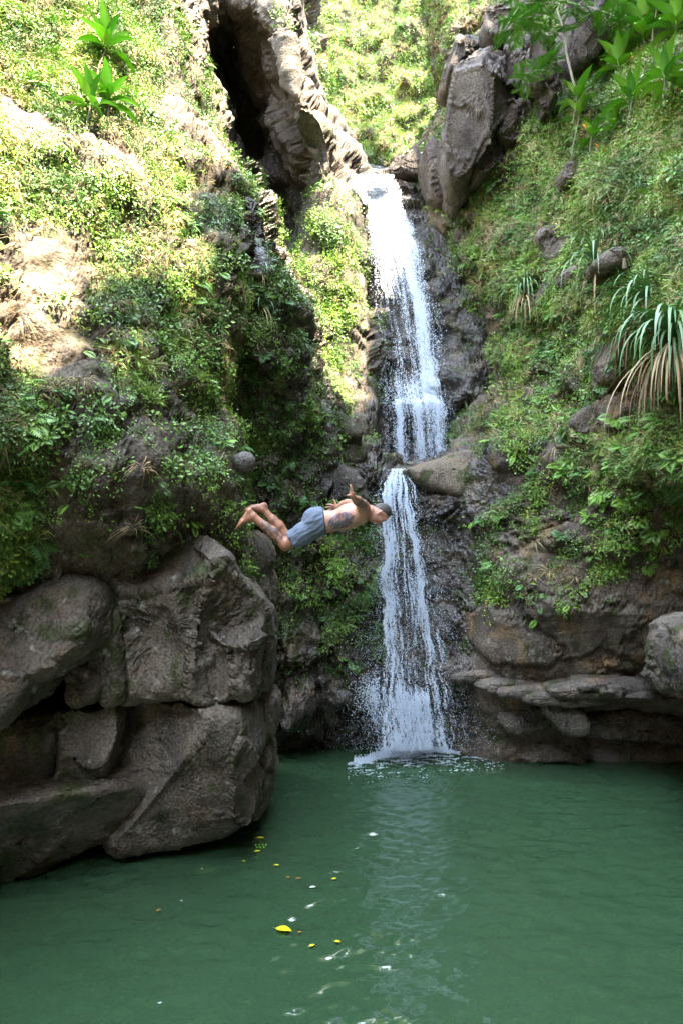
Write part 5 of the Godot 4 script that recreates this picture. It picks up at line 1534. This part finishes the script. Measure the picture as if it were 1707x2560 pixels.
		tussock(a[0], a[1], a[2] * .8, bush[a[3]], "%s %s herb %s" % [sized(a[2] * .7), ["glossy dark green", "bright broad-leaved", "grey-green small-leaved"][a[3]], by_mark(a[0], a[1])], "leafy herbs on the left wall", "leafy_herb", "plant")
	for k in 55:
		fern(rng.randf_range(1230, 1700), rng.randf_range(430, 930), rng.randf_range(.25, .5), 6, "", "ferns on the upper right wall", rng.randi() % 2)

const MARKS := [["the massive overhanging boulder", 1200, 280], ["the pointed slab", 1350, 150], ["the largest rosette plant", 1608, 110], ["the pale crooked trunk", 1420, 190], ["the square brown boulder", 1585, 390], ["the dark stone under the long tussock", 1370, 595], ["the great strap-leaved clump", 1672, 742],
	["the root-like ledge stone", 1520, 655], ["the small strap-leaved plant", 1326, 752], ["the spray of the upper fall", 1120, 720], ["the bulging brown stone", 1485, 1050], ["the pale strap-leaved tuft", 1418, 1120], ["the tan sill rock", 1130, 1180], ["the dark hollow of the overhang", 1690, 1310], ["the bare lower face", 1400, 1470], ["the reddish wet rock", 1270, 930],
	["the top of the waterfall", 1060, 440], ["the largest strap-leaved clump", 1705, 860], ["the tiny strap-leaved tuft", 1512, 862], ["the small dark stone", 1435, 430], ["the low rosette plant with a yellow leaf", 1530, 322], ["the bright rosette plant on its bare stem", 268, 120], ["the pair of rosette plants", 250, 260], ["the bare rock under the rosette pair", 270, 420],
	["the bare sunlit bulge", 110, 640], ["the pale bare patch", 60, 810], ["the dark slot", 510, 280], ["the crest of the dark rib", 640, 600], ["the bare brown bulge", 340, 1180], ["the flat-topped boulder", 150, 1440], ["the split boulder", 450, 1370], ["the pale-topped stone", 610, 1158], ["the diver's feet", 605, 1295], ["the smooth grey stone", 850, 1210], ["the diver's shorts", 770, 1320],
	["the upright mossy-capped stone", 665, 1600], ["the lip of the dark cleft", 570, 1000], ["the grassy shoulder", 430, 640], ["the shadow's edge on the grass", 300, 780], ["the tan-faced block", 1600, 1850]]

func by_mark(px: float, py: float) -> String:
	var best: Array = MARKS[0]
	for m in MARKS:
		if Vector2(m[1] - px, m[2] - py).length() < Vector2(best[1] - px, best[2] - py).length(): best = m
	var dx: float = absf(best[1] - px)
	var dy: float = best[2] - py
	return ("above " if dy > dx * 0.6 else "below " if dy < -dx * 0.6 else "beside ") + best[0]

func sized(k: float) -> String:
	return "small" if k < 0.45 else "mid-sized" if k < 0.75 else "large"

func tussock(px: float, py: float, size: float, mesh: Mesh, label: String, group: String, called := "grass_tussock", category := "grass"):
	var n := rock_normal(px, py)
	var o := put(called, mesh, M.dry if called == "grass_tussock" else M.leaf)
	o.transform = Transform3D((up_from(n, 0.5) * Basis(Vector3.UP, rng.randf_range(-1, 1))).scaled(Vector3.ONE * size), surface_at(px, py) - n * 0.02)
	tag(o, label, category, group)

func small_tree():
	var foot := surface_at(1440, 235) + Vector3(0, 0, 0.15)
	var t := thing("small_tree", foot, "slender tree with a pale crooked trunk and feathery leaves", "tree")
	var d := -foot.z
	var line := []
	for a in [[1440, 235], [1428, 190], [1414, 130], [1412, 85], [1400, 50], [1392, 25], [1400, 0], [1380, -40]]:
		line.append(at(a[0], a[1], d - 0.1 - (235 - a[1]) * 0.0012) - foot)
	var s := Soup.new()
	s.tube(line, [.022, .02, .019, .018, .016, .014, .012, .01], Color(0.34, 0.29, 0.23), 7)
	put("trunk", soup_mesh(s), M.dry, t)
	var heads := []
	for a in [[[1408, 100], [1385, 78], [1340, 74], [1300, 78]], [[1410, 150], [1370, 160], [1340, 182], [1310, 200]], [[1392, 25], [1360, 30], [1330, 40], [1290, 50]], [[1400, 0], [1440, 10], [1500, 25], [1560, 50]], [[1500, 25], [1520, 60], [1545, 20], [1580, -10]], [[1385, -30], [1340, -40], [1290, -20]], [[1396, 10], [1350, 5], [1300, 10], [1262, 70]]]:
		var b := Soup.new()
		var pts := []
		var rad := []
		for k in a.size():
			pts.append(at(a[k][0], a[k][1], d - 0.25 - 0.06 * k) - foot)
			rad.append(0.011 - 0.0025 * k)
		b.tube(pts, rad, Color(0.34, 0.29, 0.23), 5)
		put("branch", soup_mesh(b), M.dry, t)
		heads.append_array(pts.slice(1))
	var plume := frond_mesh(0.42, 12, 0.3, Color(0.09, 0.22, 0.03), 0.3)
	var where := []
	var tints := PackedColorArray()
	for h in heads:
		for k in 9:
			var dir := Vector3(rng.randfn(), rng.randfn() * .5 - .1, rng.randfn() * .7)
			where.append(Transform3D(Basis.from_euler(Vector3(rng.randf_range(.2, 1.4), rng.randf() * TAU, 0)).scaled(Vector3.ONE * rng.randf_range(.5, .9)), h + dir * 0.07))
			tints.append(Color(1, 1, 1).lerp(Color(1.6, 1.35, 1.0), rng.randf()))
	many("crown", plume, M.leaf, where, tints, t)

# ---------------------------------------------------------------- the uncountable green: creepers, herbs, grass
func scatter(key: String, count: int, low: float, lean: float, size0: float, size1: float, inset := 0.0, box := Rect2(-600, -400, 2900, 3000), clump := 0.5) -> Array:
	var s: Dictionary = sheets[key]
	var pos: PackedVector3Array = s.pos
	var nor: PackedVector3Array = s.nor
	var veg: PackedFloat32Array = s.veg
	var out := []
	var shift := Vector3(rng.randf() * 6.0, 0, 0)
	for k in count:
		var i := rng.randi() % pos.size()
		var v := veg[i]
		if v < 0.03: continue
		var p := pos[i]
		var q := n_veg.get_noise_3dv(p * 1.3 + shift) * clump * 1.3 + n_moss.get_noise_3dv(p + shift) * clump
		if v * 0.92 + q * (1.55 - v) < low + 0.13 + rng.randf() * 0.4: continue
		var px := pixel_of(p)
		if not box.has_point(px) or px.x < -520 or px.x > 2250 or px.y < -260: continue
		var n := nor[i]
		var b := up_from(n, lean) * Basis(Vector3.UP, rng.randf_range(-1.2, 1.2))
		out.append(Transform3D(b.scaled(Vector3.ONE * rng.randf_range(size0, size1)), p - n * inset))
	return out

func tints_for(w: Array, a: Color, b: Color) -> PackedColorArray:
	# greens differ from patch to patch and from plant to plant
	var out := PackedColorArray()
	for t in w:
		var f := clampf(0.45 + n_veg.get_noise_3dv(t.origin * 1.1 + Vector3(40, 0, 9)) * 1.1 + rng.randf_range(-0.3, 0.3), 0.0, 1.0)
		out.append(shaken(a.lerp(b, f), 0.16))
	return out

func build_ground_cover():
	var leaf := Color(0.09, 0.175, 0.032)
	var creeper := [herb_mesh(1, 30, 0.022, 0.12, leaf), herb_mesh(2, 28, 0.026, 0.12, leaf)]
	var herb := [herb_mesh(3, 18, 0.032, 0.095, leaf), herb_mesh(4, 15, 0.042, 0.10, leaf)]
	var grass := [grass_mesh(5, 26, 0.24, 0.5, Color(0.13, 0.2, 0.055), 0.006), grass_mesh(6, 24, 0.28, 0.75, Color(0.15, 0.21, 0.06), 0.006)]
	var straw := [grass_mesh(7, 20, 0.28, 1.3, Color(0.3, 0.235, 0.13), 0.006), grass_mesh(8, 18, 0.22, 0.9, Color(0.24, 0.2, 0.11), 0.006)]
	var fernlet := [frond_mesh(0.19, 8, 0.4, Color(0.09, 0.19, 0.035)), frond_mesh(0.16, 8, 0.6, Color(0.075, 0.15, 0.03))]
	# sheet, creeper, herb, grass, straw, fernlet tries, and a factor that brightens or dims its leaf tints
	for a in [["left_cliff", 70000, 38000, 40000, 16000, 15000, "left gorge wall", 1.0], ["right_cliff", 90000, 60000, 56000, 24000, 26000, "right gorge wall", 1.0], ["left_rib", 30000, 14000, 5000, 1500, 9000, "dark rib of rock", 0.8], ["fluted_wall", 34000, 16000, 3000, 2000, 3000, "fluted wall", 1.1], ["far_wall", 46000, 30000, 14000, 9000, 0, "far sunlit wall", 1.15], ["upper_fall_wall", 7000, 1500, 0, 0, 1500, "wall beside the upper fall", 0.9], ["gorge_rim", 34000, 16000, 14000, 4000, 5000, "gorge wall behind the camera", 1.0], ["lower_fall_wall", 3000, 600, 0, 0, 400, "wall beside the lower fall", 0.9]]:
		var far := 1.35 if a[0] == "far_wall" else 1.0
		var lo: Color = Color(0.72, 0.8, 0.7) * a[7]
		var hi: Color = Color(2.1, 1.8, 1.1) * a[7]
		for k in 2:
			var w := scatter(a[0], a[1] / 2, 0.5, 0.75, 0.6 * far, 1.5 * far, 0.0, Rect2(-600, -400, 2900, 3000), 0.85)
			tag(many("creeping_leaves", creeper[k], M.leaf, w, tints_for(w, lo, hi)), "small creeping leaves covering the " + a[6], "ground cover")
			w = scatter(a[0], a[2] / 2, 0.55, 0.7, 0.65 * far, 1.25 * far, 0.0, Rect2(-600, -400, 2900, 3000), 0.9)
			tag(many("herbs", herb[k], M.leaf, w, tints_for(w, lo, hi)), "leafy herbs growing thickly on the " + a[6], "ground cover")
			w = scatter(a[0], a[3] / 2, 0.55, 0.5, 0.6 * far, 1.3 * far)
			if w.size(): tag(many("grass", grass[k], M.leaf, w, tints_for(w, lo, hi)), "green grass growing on the " + a[6], "grass")
			w = scatter(a[0], a[4] / 2, 0.42, 0.75, 0.8 * far, 1.6 * far)
			if w.size(): tag(many("dry_grass", straw[k], M.dry, w, tints_for(w, Color(.8, .78, .75), Color(1.6, 1.5, 1.4))), "dry straw hanging on the " + a[6], "grass")
			w = scatter(a[0], a[5] / 2, 0.5, 0.7, 0.75 * far, 1.4 * far, 0.0, Rect2(-600, -400, 2900, 3000), 0.8)
			if w.size(): tag(many("fern_fronds", fernlet[k], M.leaf, w, tints_for(w, lo, hi)), "little fern fronds growing on the " + a[6], "fern")

func build_floating_leaves():
	var cols := {"y": Color(0.75, 0.6, 0.02), "g": Color(0.25, 0.45, 0.05), "o": Color(0.55, 0.2, 0.02), "b": Color(0.3, 0.12, 0.03), "w": Color(0.75, 0.72, 0.65)}
	var list := [[444, 2126, 17, "y", "yellow leaf floating alone near the dark corner of the pool"], [652, 2095, 18, "y", "yellow leaf floating nearest the great rounded block"], [651, 2116, 30, "g", "pale green leaf sprig floating beside the yellow leaves"], [644, 2128, 14, "y", "yellow-green leaf floating against the pale green sprig"],
		[611, 2153, 9, "y", "tiny yellow leaf floating left of the others"], [692, 2163, 13, "y", "narrow yellow leaf floating beyond the orange leaves"], [721, 2193, 9, "o", "small orange leaf floating beside the brown leaf"], [747, 2196, 13, "b", "curled brown leaf floating beside the small orange leaf"], [782, 2218, 14, "w", "whitish petal floating on the green water"],
		[836, 2197, 12, "y", "yellow leaf floating at the edge of the bright reflection"], [398, 2275, 10, "o", "small orange leaf floating alone on the open water"], [710, 2325, 40, "y", "largest yellow leaf floating on the pool"], [750, 2330, 9, "o", "orange scrap floating beside the largest yellow leaf"], [780, 2364, 14, "y", "curled yellow leaf floating nearer than the largest one"], [844, 2354, 14, "y", "small yellow leaf floating right of the largest one"], [506, 2172, 5, "w", "tiny white petal floating on the dark green water"], [455, 2252, 6, "w", "tiny white petal floating on the open water"]]
	for a in list:
		var p := on_water(a[0], a[1], 0.022)
		var size: float = a[2] / FOCAL * -p.z * 1.15
		var s := Soup.new()
		var c: Color = cols[a[3]]
		var turn := rng.randf_range(-0.5, 0.5)
		var dir := Vector3(cos(turn), 0.05, sin(turn))
		if a[3] == "g":
			for k in 7: s.leaf(Vector3((k - 3) * size * .12, 0.003, 0), Vector3(.2, .03, 1 if k % 2 else -1).normalized(), Vector3.RIGHT, size * .4, size * .14, 0.02, 2, c)
		else:
			s.leaf(-dir * size * .5, dir, dir.cross(Vector3.UP).normalized(), size, size * .5, -0.04, 6, c, 0.8, 0.3)
			s.tube([-dir * size * .5, -dir * size * .68], [.0015, .001], c * .7, 4)
		var o := put("floating_leaf" if a[3] != "w" else "floating_petal", soup_mesh(s), M.gloss_leaf)
		o.position = p
		tag(o, a[4], "leaf" if a[3] != "w" else "petal", "leaves floating on the pool")
